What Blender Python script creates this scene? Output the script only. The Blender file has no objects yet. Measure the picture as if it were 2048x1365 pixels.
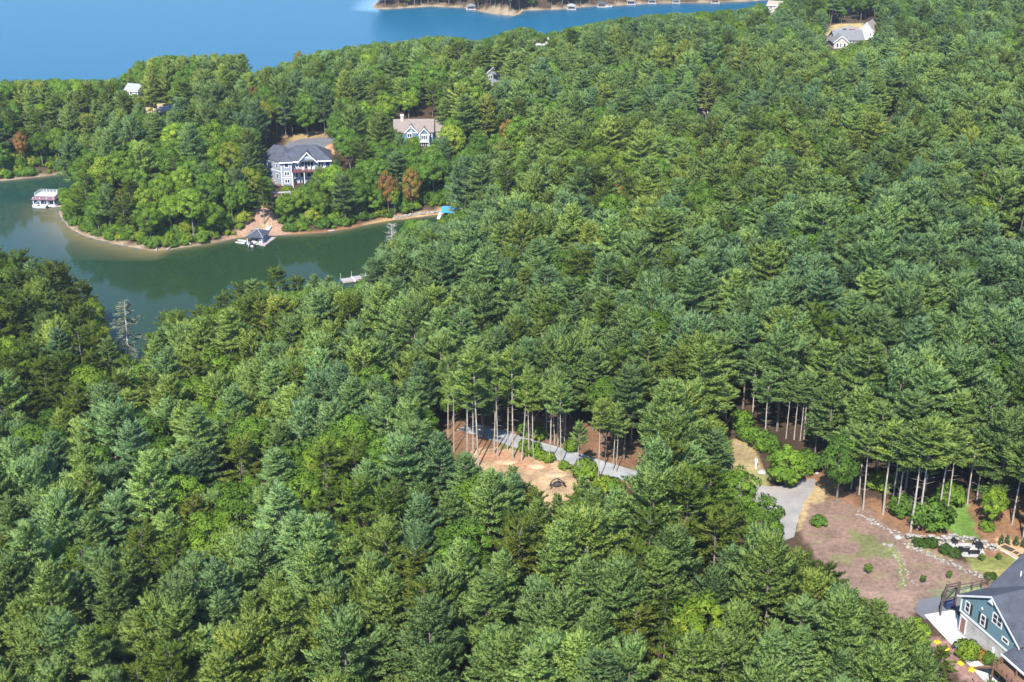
import bpy, bmesh, math, random
import numpy as np
from mathutils import Vector, Matrix

R = math.radians
random.seed(7)
scene = bpy.context.scene
COL = scene.collection

# ------------------------------------------------------------------ camera, sky, sun, exposure
F, CU, CV, TH, ZC = 2750.0, 1024.0, 682.5, R(22.7), 125.0     # focal length in photo pixels, principal point, tilt, height over the lake
CT, ST = math.cos(TH), math.sin(TH)
cam_data = bpy.data.cameras.new('camera')
cam_data.sensor_width = 36.0
cam_data.lens = F / 2048 * 36
cam_data.clip_end = 20000
cam = bpy.data.objects.new('camera', cam_data)
COL.objects.link(cam)
cam.location = (0, 0, ZC)
cam.rotation_euler = (R(90) - TH, 0, 0)
scene.camera = cam

SUN_AZ, SUN_EL = 14.0, 46.0          # the light travels towards +y, a little towards +x
world = bpy.data.worlds.new('World')
scene.world = world
world.use_nodes = True
wn = world.node_tree
sky = wn.nodes.new('ShaderNodeTexSky')
sky.sky_type = 'NISHITA'
sky.sun_disc = False
sky.sun_elevation = R(SUN_EL)
sky.sun_rotation = R(180 + SUN_AZ)
sky.altitude = 1500
sky.air_density = 1.0
sky.dust_density = 0.1
sky.ozone_density = 3.0
bg = wn.nodes['Background']
bg.inputs['Strength'].default_value = 0.15
wn.links.new(sky.outputs[0], bg.inputs[0])
sl = bpy.data.lights.new('sun', 'SUN')
sl.energy = 3.3
sl.angle = R(0.5)
sl.color = (1.0, 0.95, 0.86)
sun = bpy.data.objects.new('sun', sl)
COL.objects.link(sun)
sun.rotation_euler = Vector((math.sin(R(SUN_AZ)) * math.cos(R(SUN_EL)), math.cos(R(SUN_AZ)) * math.cos(R(SUN_EL)), -math.sin(R(SUN_EL)))).to_track_quat('-Z', 'Y').to_euler()
sun.location = (-100, -200, 400)
vs = scene.view_settings
vs.view_transform = 'Standard'
vs.look = 'None'
vs.gamma = 1.0
vs.exposure = 1.74
vs.use_curve_mapping = False
cy = scene.cycles
cy.max_bounces = 5
cy.diffuse_bounces = 3
cy.glossy_bounces = 2
cy.transmission_bounces = 3
cy.transparent_max_bounces = 4
cy.volume_bounces = 0
cy.caustics_reflective = False
cy.caustics_refractive = False

# ------------------------------------------------------------------ pixels <-> places
def px(u, v, z=0.0):
    a, b = (u - CU) / F, (v - CV) / F
    dx, dy, dz = a, CT - b * ST, -ST - b * CT
    k = (z - ZC) / dz
    return (dx * k, dy * k)

def proj(x, y, z):
    d = y * CT - (z - ZC) * ST
    w = y * ST + (z - ZC) * CT
    return CU + F * x / d, CV - F * w / d, d

def inpoly(u, v, poly):
    u = np.asarray(u, float); v = np.asarray(v, float)
    r = np.zeros(u.shape, bool)
    n = len(poly)
    for i in range(n):
        x0, y0 = poly[i]; x1, y1 = poly[(i + 1) % n]
        if y0 == y1: continue
        c = ((y0 > v) != (y1 > v)) & (u < (x1 - x0) * (v - y0) / (y1 - y0) + x0)
        r ^= c
    return r

def dist_poly(x, y, poly):
    d = np.full(np.shape(x), 1e9)
    n = len(poly)
    for i in range(n):
        x0, y0 = poly[i]; x1, y1 = poly[(i + 1) % n]
        dx, dy = x1 - x0, y1 - y0
        t = np.clip(((x - x0) * dx + (y - y0) * dy) / (dx * dx + dy * dy + 1e-9), 0, 1)
        d = np.minimum(d, np.hypot(x - x0 - t * dx, y - y0 - t * dy))
    return d

def vnoise(x, y, s, seed=0):
    x = np.asarray(x, float) / s + seed * 17.31; y = np.asarray(y, float) / s + seed * 5.77
    xi, yi = np.floor(x).astype(np.int64), np.floor(y).astype(np.int64)
    fx, fy = x - xi, y - yi
    fx = fx * fx * (3 - 2 * fx); fy = fy * fy * (3 - 2 * fy)
    def h(a, b):
        q = (a * 374761393 + b * 668265263 + seed * 974634777) & 0x7fffffff
        q = ((q ^ (q >> 13)) * 1274126177) & 0x7fffffff
        return ((q ^ (q >> 16)) & 0xffff) / 65535.0
    return (h(xi, yi) * (1 - fx) + h(xi + 1, yi) * fx) * (1 - fy) + (h(xi, yi + 1) * (1 - fx) + h(xi + 1, yi + 1) * fx) * fy

# ------------------------------------------------------------------ lake shore and lie of the land
COVE_PX = [(-500, 600), (-500, 372), (-60, 368), (0, 362), (60, 356), (120, 349), (175, 345), (188, 358), (155, 385), (128, 408), (119, 422), (124, 437), (140, 456),
           (168, 471), (205, 482), (250, 492), (300, 501), (330, 502), (350, 497), (400, 491), (440, 483), (480, 475), (540, 472), (575, 469),
           (620, 467), (660, 464), (720, 452), (780, 441), (830, 435), (880, 429), (920, 423), (950, 413), (975, 404), (997, 401), (985, 414),
           (950, 434), (900, 452), (850, 476), (800, 502), (770, 528), (750, 552), (728, 580), (690, 604), (640, 628), (580, 656), (520, 682),
           (450, 706), (380, 730), (330, 755), (300, 778), (285, 788), (262, 770), (240, 735), (212, 702), (170, 668), (110, 640), (50, 618), (0, 606)]
LAKE_PX = [(-900, 262), (-300, 235), (-100, 218), (0, 212), (120, 215), (240, 210), (300, 188), (400, 176), (470, 178), (515, 204), (600, 184), (700, 164),
           (800, 148), (900, 136), (1000, 130), (1100, 118), (1230, 96), (1400, 74), (1550, 48), (1700, 8), (1900, -25), (2300, -60),
           (2300, -80), (1900, -55), (1700, -22), (1560, -2), (1500, 3), (1430, 5), (1370, 6), (1300, 8), (1230, 11), (1170, 14), (1120, 19), (1060, 21), (1046, 22),
           (1040, 28), (1028, 32), (985, 28), (955, 22), (930, 16), (860, 13), (800, 17), (770, 19), (746, 17), (748, 10), (768, -4), (820, -22), (700, -110),
           (300, -190), (-900, -215)]
COVE = [px(*p) for p in COVE_PX]
LAKE = [px(*p) for p in LAKE_PX]

HC = []
for u, v, z in [(250, 330, 9), (400, 280, 13), (480, 330, 11), (560, 392, 6.0), (600, 372, 6.4), (640, 365, 7), (600, 285, 13), (650, 300, 11.5), (300, 240, 13), (60, 270, 10), (150, 240, 10),
                (700, 330, 11), (835, 285, 13), (760, 240, 15), (900, 350, 10), (1000, 370, 8), (1000, 300, 13), (700, 200, 13), (900, 190, 14),
                (1060, 440, 11), (1200, 380, 13), (1300, 300, 14), (1200, 200, 15), (1450, 130, 15), (1700, 85, 17), (1900, 60, 20), (1900, 180, 19),
                (1400, 450, 15), (1700, 420, 19), (1990, 440, 22), (1200, 600, 15), (950, 560, 9), (850, 680, 10), (650, 760, 9), (1050, 750, 16),
                (1400, 700, 18), (1700, 700, 20), (2000, 700, 22), (1050, 950, 20), (960, 900, 19), (1250, 950, 20), (1400, 960, 20), (1550, 1000, 20.5), (1700, 1050, 21),
                (1850, 1080, 22), (1950, 1090, 22.6), (2048, 1080, 23.5), (1800, 1160, 21.5), (1915, 1257, 21.5), (2018, 1337, 21.5), (1900, 1330, 21), (1700, 1250, 20), (1500, 1200, 18.5),
                (1200, 1150, 18), (1300, 1350, 17), (1000, 1300, 16), (700, 1000, 15), (700, 1250, 14), (400, 1000, 10), (400, 1300, 11), (100, 1300, 9), (150, 950, 5),
                (60, 760, 5), (300, 900, 5), (2200, 1000, 24), (2300, 500, 23), (-200, 1000, 8), (-150, 720, 8), (1024, 1700, 16), (1800, 1700, 20), (300, 1700, 10),
                (900, 10, 8), (1200, -15, 12), (1600, -60, 18), (1000, -40, 25)]:
    x, y = px(u, v, z)
    HC.append((x, y, z))
HC = np.array(HC)

def hgt(x, y):
    x = np.asarray(x, float); y = np.asarray(y, float)
    sh = x.shape
    xf, yf = x.ravel(), y.ravel()
    out = np.empty(xf.shape)
    for a in range(0, xf.size, 20000):
        xx, yy = xf[a:a + 20000], yf[a:a + 20000]
        d2 = (xx[:, None] - HC[:, 0]) ** 2 + (yy[:, None] - HC[:, 1]) ** 2
        sg = 13 + 0.045 * np.clip(yy, 100, 900)[:, None]
        w = np.exp(-d2 / (2 * sg ** 2)) + 2e-3 / (1 + d2 / 900.0)
        h = (w * HC[:, 2]).sum(1) / w.sum(1)
        wat = inpoly(xx, yy, COVE) | inpoly(xx, yy, LAKE)
        ds = np.minimum(dist_poly(xx, yy, COVE), dist_poly(xx, yy, LAKE))
        far = np.clip((yy - 950) / 1500, 0, 1)
        h = h + 90 * far * far * (3 - 2 * far) + 1.2 * (vnoise(xx, yy, 30, 3) - .5) * np.clip(ds / 30, 0, 1)
        land = 0.25 * np.minimum(ds, 1.6) + np.maximum(h - 0.4, 1.0) * (1 - np.exp(-(np.maximum(ds - 1.6, 0) / 15.0) ** 1.15))
        out[a:a + 20000] = np.where(wat, -np.minimum(ds * 0.16, 5.0) - 0.02, land)
    return out.reshape(sh)

def hz(x, y):
    return float(hgt(np.array([x]), np.array([y]))[0])

def gp(u, v, z0=18.0):                                   # the ground point seen at a pixel
    z = z0
    for _ in range(12):
        x, y = px(u, v, z); z = .5 * z + .5 * hz(x, y)
    x, y = px(u, v, z)
    return x, y, z

# ------------------------------------------------------------------ materials
MATS = {}
def nodes_of(m):
    return m.node_tree.nodes, m.node_tree.links

def plain(name, col, rough=0.7, var=0.12, scale=3.0, metallic=0.0, bump=0.0, spec=0.35, stripes=None):
    if name in MATS: return MATS[name]
    m = bpy.data.materials.new(name); m.use_nodes = True
    n, l = nodes_of(m)
    b = n['Principled BSDF']
    b.inputs['Roughness'].default_value = rough
    b.inputs['Metallic'].default_value = metallic
    b.inputs['Specular IOR Level'].default_value = spec
    tc = n.new('ShaderNodeTexCoord')
    nt = n.new('ShaderNodeTexNoise'); nt.inputs['Scale'].default_value = scale; nt.inputs['Detail'].default_value = 5
    l.new(tc.outputs['Object'], nt.inputs['Vector'])
    mix = n.new('ShaderNodeMix'); mix.data_type = 'RGBA'
    mix.inputs['A'].default_value = (*[c * (1 - var) for c in col], 1)
    mix.inputs['B'].default_value = (*[min(1, c * (1 + var)) for c in col], 1)
    l.new(nt.outputs['Fac'], mix.inputs['Factor'])
    out = mix.outputs['Result']
    if stripes:                                          # fine lap lines of siding, shingle courses or boards: (axis, period, depth)
        ax, per, dep = stripes
        sx = n.new('ShaderNodeSeparateXYZ'); l.new(tc.outputs['Object'], sx.inputs[0])
        mm = n.new('ShaderNodeMath'); mm.operation = 'MULTIPLY'; mm.inputs[1].default_value = 1 / per; l.new(sx.outputs[ax], mm.inputs[0])
        fr = n.new('ShaderNodeMath'); fr.operation = 'FRACT'; l.new(mm.outputs[0], fr.inputs[0])
        gt = n.new('ShaderNodeMath'); gt.operation = 'LESS_THAN'; gt.inputs[1].default_value = .16; l.new(fr.outputs[0], gt.inputs[0])
        ms = n.new('ShaderNodeMath'); ms.operation = 'MULTIPLY'; ms.inputs[1].default_value = dep; l.new(gt.outputs[0], ms.inputs[0])
        dk = n.new('ShaderNodeMix'); dk.data_type = 'RGBA'
        l.new(ms.outputs[0], dk.inputs['Factor']); l.new(out, dk.inputs['A']); dk.inputs['B'].default_value = (*[c * .35 for c in col], 1)
        out = dk.outputs['Result']
    if var >= .1:                                        # broad weathering, patch by patch
        wt = n.new('ShaderNodeTexNoise'); wt.inputs['Scale'].default_value = scale * .17; wt.inputs['Detail'].default_value = 3; l.new(tc.outputs['Object'], wt.inputs['Vector'])
        wr0 = n.new('ShaderNodeMapRange'); wr0.inputs['From Min'].default_value = .3; wr0.inputs['From Max'].default_value = .7; wr0.inputs['To Min'].default_value = 1 - var * .9; wr0.inputs['To Max'].default_value = 1 + var * .9; l.new(wt.outputs['Fac'], wr0.inputs['Value'])
        hw = n.new('ShaderNodeHueSaturation'); l.new(out, hw.inputs['Color']); l.new(wr0.outputs[0], hw.inputs['Value']); out = hw.outputs[0]
    l.new(out, b.inputs['Base Color'])
    if bump:
        bp = n.new('ShaderNodeBump'); bp.inputs['Strength'].default_value = bump; bp.inputs['Distance'].default_value = .1
        l.new(nt.outputs['Fac'], bp.inputs['Height']); l.new(bp.outputs[0], b.inputs['Normal'])
    MATS[name] = m
    return m

def leafmat(name, stops, transl=0.25, gain=1.0):
    """foliage: colour ramp over the tree's own tint, small change from spray to spray"""
    m = bpy.data.materials.new(name); m.use_nodes = True
    n, l = nodes_of(m)
    n.remove(n['Principled BSDF'])
    at = n.new('ShaderNodeAttribute'); at.attribute_type = 'INSTANCER'; at.attribute_name = 'tint'
    va = n.new('ShaderNodeAttribute'); va.attribute_type = 'GEOMETRY'; va.attribute_name = 'var'
    br = n.new('ShaderNodeAttribute'); br.attribute_type = 'INSTANCER'; br.attribute_name = 'shade'
    cr = n.new('ShaderNodeValToRGB')
    el = cr.color_ramp.elements
    el[0].position, el[0].color = stops[0][0], (*stops[0][1], 1)
    el[1].position, el[1].color = stops[-1][0], (*stops[-1][1], 1)
    for p, c in stops[1:-1]:
        e = el.new(p); e.color = (*c, 1)
    ad = n.new('ShaderNodeMath'); ad.operation = 'MULTIPLY_ADD'; ad.inputs[1].default_value = .16
    l.new(va.outputs['Fac'], ad.inputs[0]); l.new(at.outputs['Fac'], ad.inputs[2])
    l.new(ad.outputs[0], cr.inputs[0])
    hs = n.new('ShaderNodeHueSaturation')
    l.new(cr.outputs[0], hs.inputs['Color'])
    v2 = n.new('ShaderNodeMapRange'); v2.inputs['From Min'].default_value = -1; v2.inputs['From Max'].default_value = 1
    v2.inputs['To Min'].default_value = .72 * gain; v2.inputs['To Max'].default_value = 1.28 * gain
    l.new(va.outputs['Fac'], v2.inputs['Value'])
    mu = n.new('ShaderNodeMath'); mu.operation = 'MULTIPLY'
    l.new(v2.outputs[0], mu.inputs[0]); l.new(br.outputs['Fac'], mu.inputs[1])
    l.new(mu.outputs[0], hs.inputs['Value'])
    df = n.new('ShaderNodeBsdfDiffuse'); tr = n.new('ShaderNodeBsdfTranslucent'); mx = n.new('ShaderNodeMixShader')
    l.new(hs.outputs[0], df.inputs[0]); l.new(hs.outputs[0], tr.inputs[0])
    mx.inputs[0].default_value = transl
    l.new(df.outputs[0], mx.inputs[1]); l.new(tr.outputs[0], mx.inputs[2])
    l.new(mx.outputs[0], n['Material Output'].inputs['Surface'])
    return m

PINE = leafmat('white_pine_needles', [(0, (.172, .272, .118)), (.3, (.203, .300, .098)), (.6, (.245, .325, .072)), (1, (.30, .33, .062))], .45)
SCRUB = leafmat('scrub_pine_needles', [(0, (.112, .172, .034)), (.5, (.148, .212, .032)), (1, (.195, .212, .04))], .45)
LEAF = leafmat('broad_leaves', [(0, (.076, .142, .028)), (.3, (.116, .206, .028)), (.6, (.190, .280, .030)), (.8, (.28, .265, .04)), (.9, (.30, .155, .04)), (1, (.25, .11, .065))], .40)
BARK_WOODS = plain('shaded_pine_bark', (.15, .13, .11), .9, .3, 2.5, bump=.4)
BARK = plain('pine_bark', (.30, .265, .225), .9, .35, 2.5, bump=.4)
BARK_DARK = plain('oak_bark', (.16, .14, .12), .9, .3, 2.5, bump=.4)
DEAD = plain('dead_grey_wood', (.38, .35, .32), .9, .25, 3)

# ------------------------------------------------------------------ plain mesh helpers
def tag(o, label=None, cat=None, group=None, kind=None):
    if label: o['label'] = label
    if cat: o['category'] = cat
    if group: o['group'] = group
    if kind: o['kind'] = kind
    return o

def empty(name, loc=(0, 0, 0), rz=0.0, label=None, cat=None, group=None):
    o = bpy.data.objects.new(name, None)
    o.empty_display_size = .3
    COL.objects.link(o)
    o.location = loc; o.rotation_euler = (0, 0, rz)
    return tag(o, label, cat, group)

def link(name, me, parent=None):
    o = bpy.data.objects.new(name, me); COL.objects.link(o)
    if parent is not None: o.parent = parent
    return o

class MB:
    """collects faces, becomes one mesh object"""
    def __init__(s): s.v, s.f = [], []
    def poly(s, pts):
        k = len(s.v); s.v += [tuple(p) for p in pts]; s.f.append(list(range(k, k + len(pts)))); return s
    def hull8(s, c):                                      # eight corners, lower four then upper four, both counter-clockwise from above
        k = len(s.v); s.v += [tuple(p) for p in c]
        s.f += [[k + 3, k + 2, k + 1, k], [k + 4, k + 5, k + 6, k + 7]] + [[k + i, k + (i + 1) % 4, k + 4 + (i + 1) % 4, k + 4 + i] for i in range(4)]
        return s
    def box(s, x0, x1, y0, y1, z0, z1):
        return s.hull8([(x0, y0, z0), (x1, y0, z0), (x1, y1, z0), (x0, y1, z0), (x0, y0, z1), (x1, y0, z1), (x1, y1, z1), (x0, y1, z1)])
    def prism(s, pts, vec):                               # polygon swept along a vector
        k = len(s.v); n = len(pts)
        s.v += [tuple(p) for p in pts] + [tuple(np.add(p, vec)) for p in pts]
        s.f += [list(range(k + n - 1, k - 1, -1)), list(range(k + n, k + 2 * n))] + [[k + i, k + (i + 1) % n, k + n + (i + 1) % n, k + n + i] for i in range(n)]
        return s
    def slab(s, quad, t=.18):                             # roof plane with thickness downwards
        return s.prism(quad, (0, 0, -t))
    def tube(s, p0, p1, r0, r1=None, n=6):
        r1 = r0 if r1 is None else r1
        a, b = Vector(p0), Vector(p1)
        d = (b - a).normalized(); q = d.orthogonal().normalized(); w = d.cross(q)
        k = len(s.v)
        for c, r in ((a, r0), (b, r1)):
            for i in range(n):
                an = 2 * math.pi * i / n
                s.v.append(tuple(c + (q * math.cos(an) + w * math.sin(an)) * r))
        s.f += [[k + i, k + (i + 1) % n, k + n + (i + 1) % n, k + n + i] for i in range(n)] + [list(range(k + n - 1, k - 1, -1)), list(range(k + n, k + 2 * n))]
        return s
    def blob(s, c, r, seed=0, sub=1, jit=.25):
        bm = bmesh.new(); bmesh.ops.create_icosphere(bm, subdivisions=sub, radius=1)
        rg = random.Random(seed); k = len(s.v)
        for v in bm.verts:
            j = 1 + rg.uniform(-jit, jit)
            s.v.append((c[0] + v.co.x * r[0] * j, c[1] + v.co.y * r[1] * j, c[2] + v.co.z * r[2] * j))
        s.f += [[k + v.index for v in f.verts] for f in bm.faces]
        bm.free(); return s
    def mesh(s, name, mat):
        me = bpy.data.meshes.new(name)
        me.from_pydata(s.v, [], s.f); me.update()
        bm = bmesh.new(); bm.from_mesh(me); bmesh.ops.recalc_face_normals(bm, faces=bm.faces); bm.to_mesh(me); bm.free()
        me.materials.append(mat)
        return me
    def obj(s, name, mat, parent=None):
        return link(name, s.mesh(name, mat), parent)

# ------------------------------------------------------------------ terrain and water
def lines(lo, hi, step, flo, fhi, fstep, far):
    a = list(np.arange(lo, flo, step)) + list(np.arange(flo, fhi, fstep)) + list(np.arange(fhi, hi, step))
    g, s = hi, step
    while g < far: a.append(g); s *= 1.5; g += s
    g, s = lo, step
    while g > -far: s *= 1.5; g -= s; a.insert(0, g)
    return np.array(a)

def grid_mesh(name, X, Y, zfun, keep=None):
    gx, gy = np.meshgrid(X, Y)
    z = zfun(gx, gy)
    n, m = gx.shape
    co = np.stack([gx, gy, z], -1).reshape(-1, 3)
    i = np.arange(n * m).reshape(n, m)
    q = np.stack([i[:-1, :-1], i[:-1, 1:], i[1:, 1:], i[1:, :-1]], -1).reshape(-1, 4)
    me = bpy.data.meshes.new(name)
    me.vertices.add(len(co)); me.vertices.foreach_set('co', co.ravel())
    me.loops.add(q.size); me.loops.foreach_set('vertex_index', q.ravel().astype(np.int32))
    me.polygons.add(len(q)); me.polygons.foreach_set('loop_start', np.arange(0, q.size, 4, dtype=np.int32))
    me.polygons.foreach_set('use_smooth', np.ones(len(q), bool))
    me.update(calc_edges=True)
    return me, co

def setcol(me, name, rgb):
    a = me.attributes.new(name, 'FLOAT_COLOR', 'POINT')
    c = np.concatenate([rgb, np.ones((len(rgb), 1))], 1).astype(np.float32)
    a.data.foreach_set('color', c.ravel())

TX = lines(-300, 330, 3.0, -22, 84, 0.7, 6000)
TY = lines(80, 900, 3.0, 128, 232, 0.7, 7000)
ter, tco = grid_mesh('terrain', TX, TY, hgt)
tu, tv, td = proj(tco[:, 0], tco[:, 1], tco[:, 2])
X_, Y_ = tco[:, 0], tco[:, 1]
jit = (vnoise(X_, Y_, 1.3, 11) - .5) * 14 + (vnoise(X_, Y_, 4.0, 12) - .5) * 14
jiv = (vnoise(X_, Y_, 1.3, 13) - .5) * 9 + (vnoise(X_, Y_, 4.0, 14) - .5) * 8
ok = td > 20
cov = np.empty((len(tco), 3)); cov[:] = (.058, .038, .024)
cov *= (.7 + .6 * vnoise(X_, Y_, 6, 21))[:, None]
def paint(poly, col, amt=1.0, jitter=1.0, var=.25):
    k = inpoly(tu + jit * jitter, tv + jiv * jitter, poly) & ok
    c = np.array(col)[None] * (1 - var + 2 * var * vnoise(X_[k], Y_[k], 2.2, 31))[:, None]
    cov[k] = cov[k] * (1 - amt) + c * amt
shore = np.minimum(dist_poly(X_, Y_, COVE), dist_poly(X_, Y_, LAKE))
wid = .5 + 1.5 * vnoise(X_, Y_, 18, 41)
k = (shore < wid) | (tco[:, 2] < 0.02)
clay = np.clip((tu - 380) / 250, 0, 1)[:, None] * (tv > 300)[:, None]
kk = np.clip((wid + .5 - shore) / 1.0, 0, 1)[:, None]; kk[tco[:, 2] < .02] = 1
cov[:] = cov * (1 - kk) + kk * ((1 - clay) * np.array((.27, .20, .13)) + clay * np.array((.27, .13, .06)))
paint([(455, 478), (490, 440), (505, 405), (560, 395), (572, 440), (585, 470)], (.24, .15, .108), 1, .8)          # bare bank under the grey house
paint([(505, 452), (540, 440), (545, 470), (480, 472)], (.24, .18, .08), .6, .8)
paint([(470, 345), (540, 305), (560, 345), (560, 378), (470, 375)], (.28, .235, .19), 1, .6)
paint([(560, 302), (575, 270), (640, 264), (672, 268), (668, 300), (660, 312)], (.27, .19, .09), 1, .3)
paint([(640, 300), (668, 284), (670, 305), (655, 312)], (.42, .22, .13), 1, .3)
paint([(740, 470), (740, 440), (900, 415), (960, 398), (960, 418)], (.33, .21, .10), 1, .4)
paint([(285, 225), (290, 205), (350, 205), (372, 195), (365, 215), (330, 225)], (.40, .30, .15), 1, .4)
paint([(1640, 70), (1670, 48), (1720, 45), (1740, 70), (1700, 90)], (.34, .26, .12), 1, .3)
paint([(1030, 36), (985, 31), (950, 22), (990, 12), (1035, 22)], (.22, .165, .11), 1, .1)
paint([(1045, 24), (1200, 16), (1480, 6), (1480, 2), (1200, 10), (1150, 12)], (.20, .155, .10), 1, .1)
STRAW, MULCH = (.18, .098, .055), (.180, .118, .088)
paint([(1560, 930), (1640, 940), (1700, 985), (1860, 1010), (2100, 980), (2100, 1130), (1900, 1110), (1800, 1070), (1600, 1010)], STRAW)
paint([(880, 850), (1000, 815), (1200, 850), (1330, 930), (1400, 960), (1290, 985), (1150, 940), (1010, 890), (940, 920), (900, 930)], STRAW, .85)
paint([(985, 868), (1290, 945), (1370, 980), (1360, 1000), (1270, 975), (1000, 898)], (.13, .12, .045), .8)
paint([(935, 930), (950, 902), (1000, 893), (1070, 915), (1130, 930), (1180, 955), (1150, 1000), (1140, 1040), (1070, 1000), (1010, 960), (985, 1000), (940, 985)], (.33, .225, .13), 1, .8, .35)
paint([(950, 915), (990, 900), (1090, 925), (1130, 945), (1040, 935)], (.33, .16, .09), .7, 1)
paint([(1462, 880), (1500, 880), (1530, 950), (1545, 975), (1480, 985)], (.25, .19, .10), 1, .7)
paint([(1480, 940), (1540, 945), (1540, 975), (1485, 975)], (.21, .20, .07), .8, .8)
paint([(1590, 1065), (1600, 1000), (1630, 960), (1660, 990), (1630, 1010), (1612, 1070)], (.33, .24, .12), .9, .5)
paint([(1600, 1062), (1618, 1005), (1665, 1000), (1730, 1018), (1800, 1068), (1880, 1105), (1960, 1142), (1990, 1165), (1960, 1188), (1880, 1190), (1800, 1185), (1700, 1185), (1640, 1125)], MULCH, 1, .6, .16)
paint([(1690, 1058), (1735, 1065), (1770, 1095), (1795, 1110), (1780, 1120), (1705, 1120), (1725, 1095)], (.115, .125, .045), .85, 1)
for q_, a_ in (((1640, 1075), .5), ((1750, 1150), .45), ((1850, 1130), .35), ((1880, 1165), .4), ((1680, 1035), .35), ((1930, 1165), .4)):
    paint([(q_[0] - 26, q_[1]), (q_[0] - 5, q_[1] - 9), (q_[0] + 24, q_[1] + 2), (q_[0] + 4, q_[1] + 9)], (.17, .155, .07), a_, 1.4)
paint([(1660, 1110), (1720, 1118), (1700, 1135), (1665, 1130)], (.15, .15, .06), .7, 1)
paint([(1895, 1000), (1935, 1010), (1955, 1060), (1965, 1085), (1900, 1082), (1890, 1040)], (.10, .19, .035), .9, 1)
paint([(1925, 1112), (1960, 1118), (2035, 1105), (2060, 1130), (2010, 1165), (1985, 1160), (1940, 1135)], (.16, .165, .05), 1, .5)
paint([(1975, 1145), (2010, 1135), (2020, 1150), (1990, 1160)], (.26, .20, .08), .7, .5)
paint([(1772, 1088), (1788, 1088), (1812, 1140), (1812, 1180), (1800, 1175), (1795, 1130)], (.15, .165, .055), .9, .4)
paint([(1800, 1090), (1860, 1112), (1925, 1130), (1955, 1150), (1935, 1135), (1870, 1105), (1810, 1080)], (.20, .18, .08), .7, .4)
paint([(1985, 1078), (2060, 1080), (2070, 1130), (2040, 1110), (1990, 1095)], (.42, .26, .14), .9, .4)
paint([(1840, 1185), (1960, 1172), (1960, 1195), (1850, 1200)], (.16, .19, .10), .9, .4)
paint([(1700, 1185), (1840, 1182), (1880, 1188), (1850, 1200), (1830, 1225), (1840, 1250), (1780, 1230)], (.20, .135, .10), 1, .5)
paint([(1850, 1270), (1900, 1280), (2000, 1375), (1960, 1390), (1880, 1320)], (.22, .13, .11), 1, .3)
paint([(1930, 1310), (1990, 1300), (2050, 1345), (2040, 1390), (1985, 1360)], (.16, .10, .07), 1, .3)
setcol(ter, 'cover', np.clip(cov, 0, 1))
gm = bpy.data.materials.new('ground_cover'); gm.use_nodes = True
n, l = nodes_of(gm)
b = n['Principled BSDF']; b.inputs['Roughness'].default_value = .95; b.inputs['Specular IOR Level'].default_value = .1
at = n.new('ShaderNodeAttribute'); at.attribute_name = 'cover'
ge = n.new('ShaderNodeNewGeometry')
n1 = n.new('ShaderNodeTexNoise'); n1.inputs['Scale'].default_value = 1.6; n1.inputs['Detail'].default_value = 6; n1.inputs['Roughness'].default_value = .7
l.new(ge.outputs['Position'], n1.inputs['Vector'])
mr = n.new('ShaderNodeMapRange'); mr.inputs['From Min'].default_value = .3; mr.inputs['From Max'].default_value = .7; mr.inputs['To Min'].default_value = .6; mr.inputs['To Max'].default_value = 1.35
l.new(n1.outputs['Fac'], mr.inputs['Value'])
hs = n.new('ShaderNodeHueSaturation'); l.new(at.outputs['Color'], hs.inputs['Color']); l.new(mr.outputs[0], hs.inputs['Value'])
l.new(hs.outputs[0], b.inputs['Base Color'])
bp = n.new('ShaderNodeBump'); bp.inputs['Strength'].default_value = .6; bp.inputs['Distance'].default_value = .15
l.new(n1.outputs['Fac'], bp.inputs['Height']); l.new(bp.outputs[0], b.inputs['Normal'])
ter.materials.append(gm)
tag(link('terrain', ter), kind='structure')

TY_ = TY
WX = lines(-260, 160, 3.0, 0, 1, 3.0, 6000)
WY = lines(270, 780, 3.0, 300, 301, 3.0, 7000)
wat, wco = grid_mesh('lake_water', WX, WY, lambda x, y: np.zeros_like(x))
wd = np.minimum(dist_poly(wco[:, 0], wco[:, 1], COVE), dist_poly(wco[:, 0], wco[:, 1], LAKE))
inc = inpoly(wco[:, 0], wco[:, 1], COVE)
wu, wv, _ = proj(wco[:, 0], wco[:, 1], wco[:, 2])
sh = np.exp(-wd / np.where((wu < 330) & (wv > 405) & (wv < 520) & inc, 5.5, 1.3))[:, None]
openw = np.where(inc, np.clip((330 - wu) / 420, 0, 1) * np.clip((520 - np.abs(wv - 470) * 0 - wv * 0) / 520, 0, 1) * .18, 1.0)[:, None]  # bluer towards the cove's left: reflected sky put into the colour
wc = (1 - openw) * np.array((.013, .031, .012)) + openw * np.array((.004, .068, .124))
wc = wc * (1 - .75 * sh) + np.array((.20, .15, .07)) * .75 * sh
setcol(wat, 'depth_sky_tint', wc)
wat.attributes.new('wind', 'FLOAT', 'POINT').data.foreach_set('value', np.where(inc, .0, np.clip(wd / 14, .35, 1)).astype(np.float32))
wm = bpy.data.materials.new('lake_water'); wm.use_nodes = True
n, l = nodes_of(wm)
b = n['Principled BSDF']; b.inputs['Roughness'].default_value = .05; b.inputs['IOR'].default_value = 1.333; b.inputs['Specular IOR Level'].default_value = .07
at = n.new('ShaderNodeAttribute'); at.attribute_name = 'depth_sky_tint'; l.new(at.outputs['Color'], b.inputs['Base Color'])
ge = n.new('ShaderNodeNewGeometry')
n1 = n.new('ShaderNodeTexNoise'); n1.inputs['Scale'].default_value = .9; n1.inputs['Detail'].default_value = 4
l.new(ge.outputs['Position'], n1.inputs['Vector'])
rp = n.new('ShaderNodeAttribute'); rp.attribute_name = 'wind'
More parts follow.
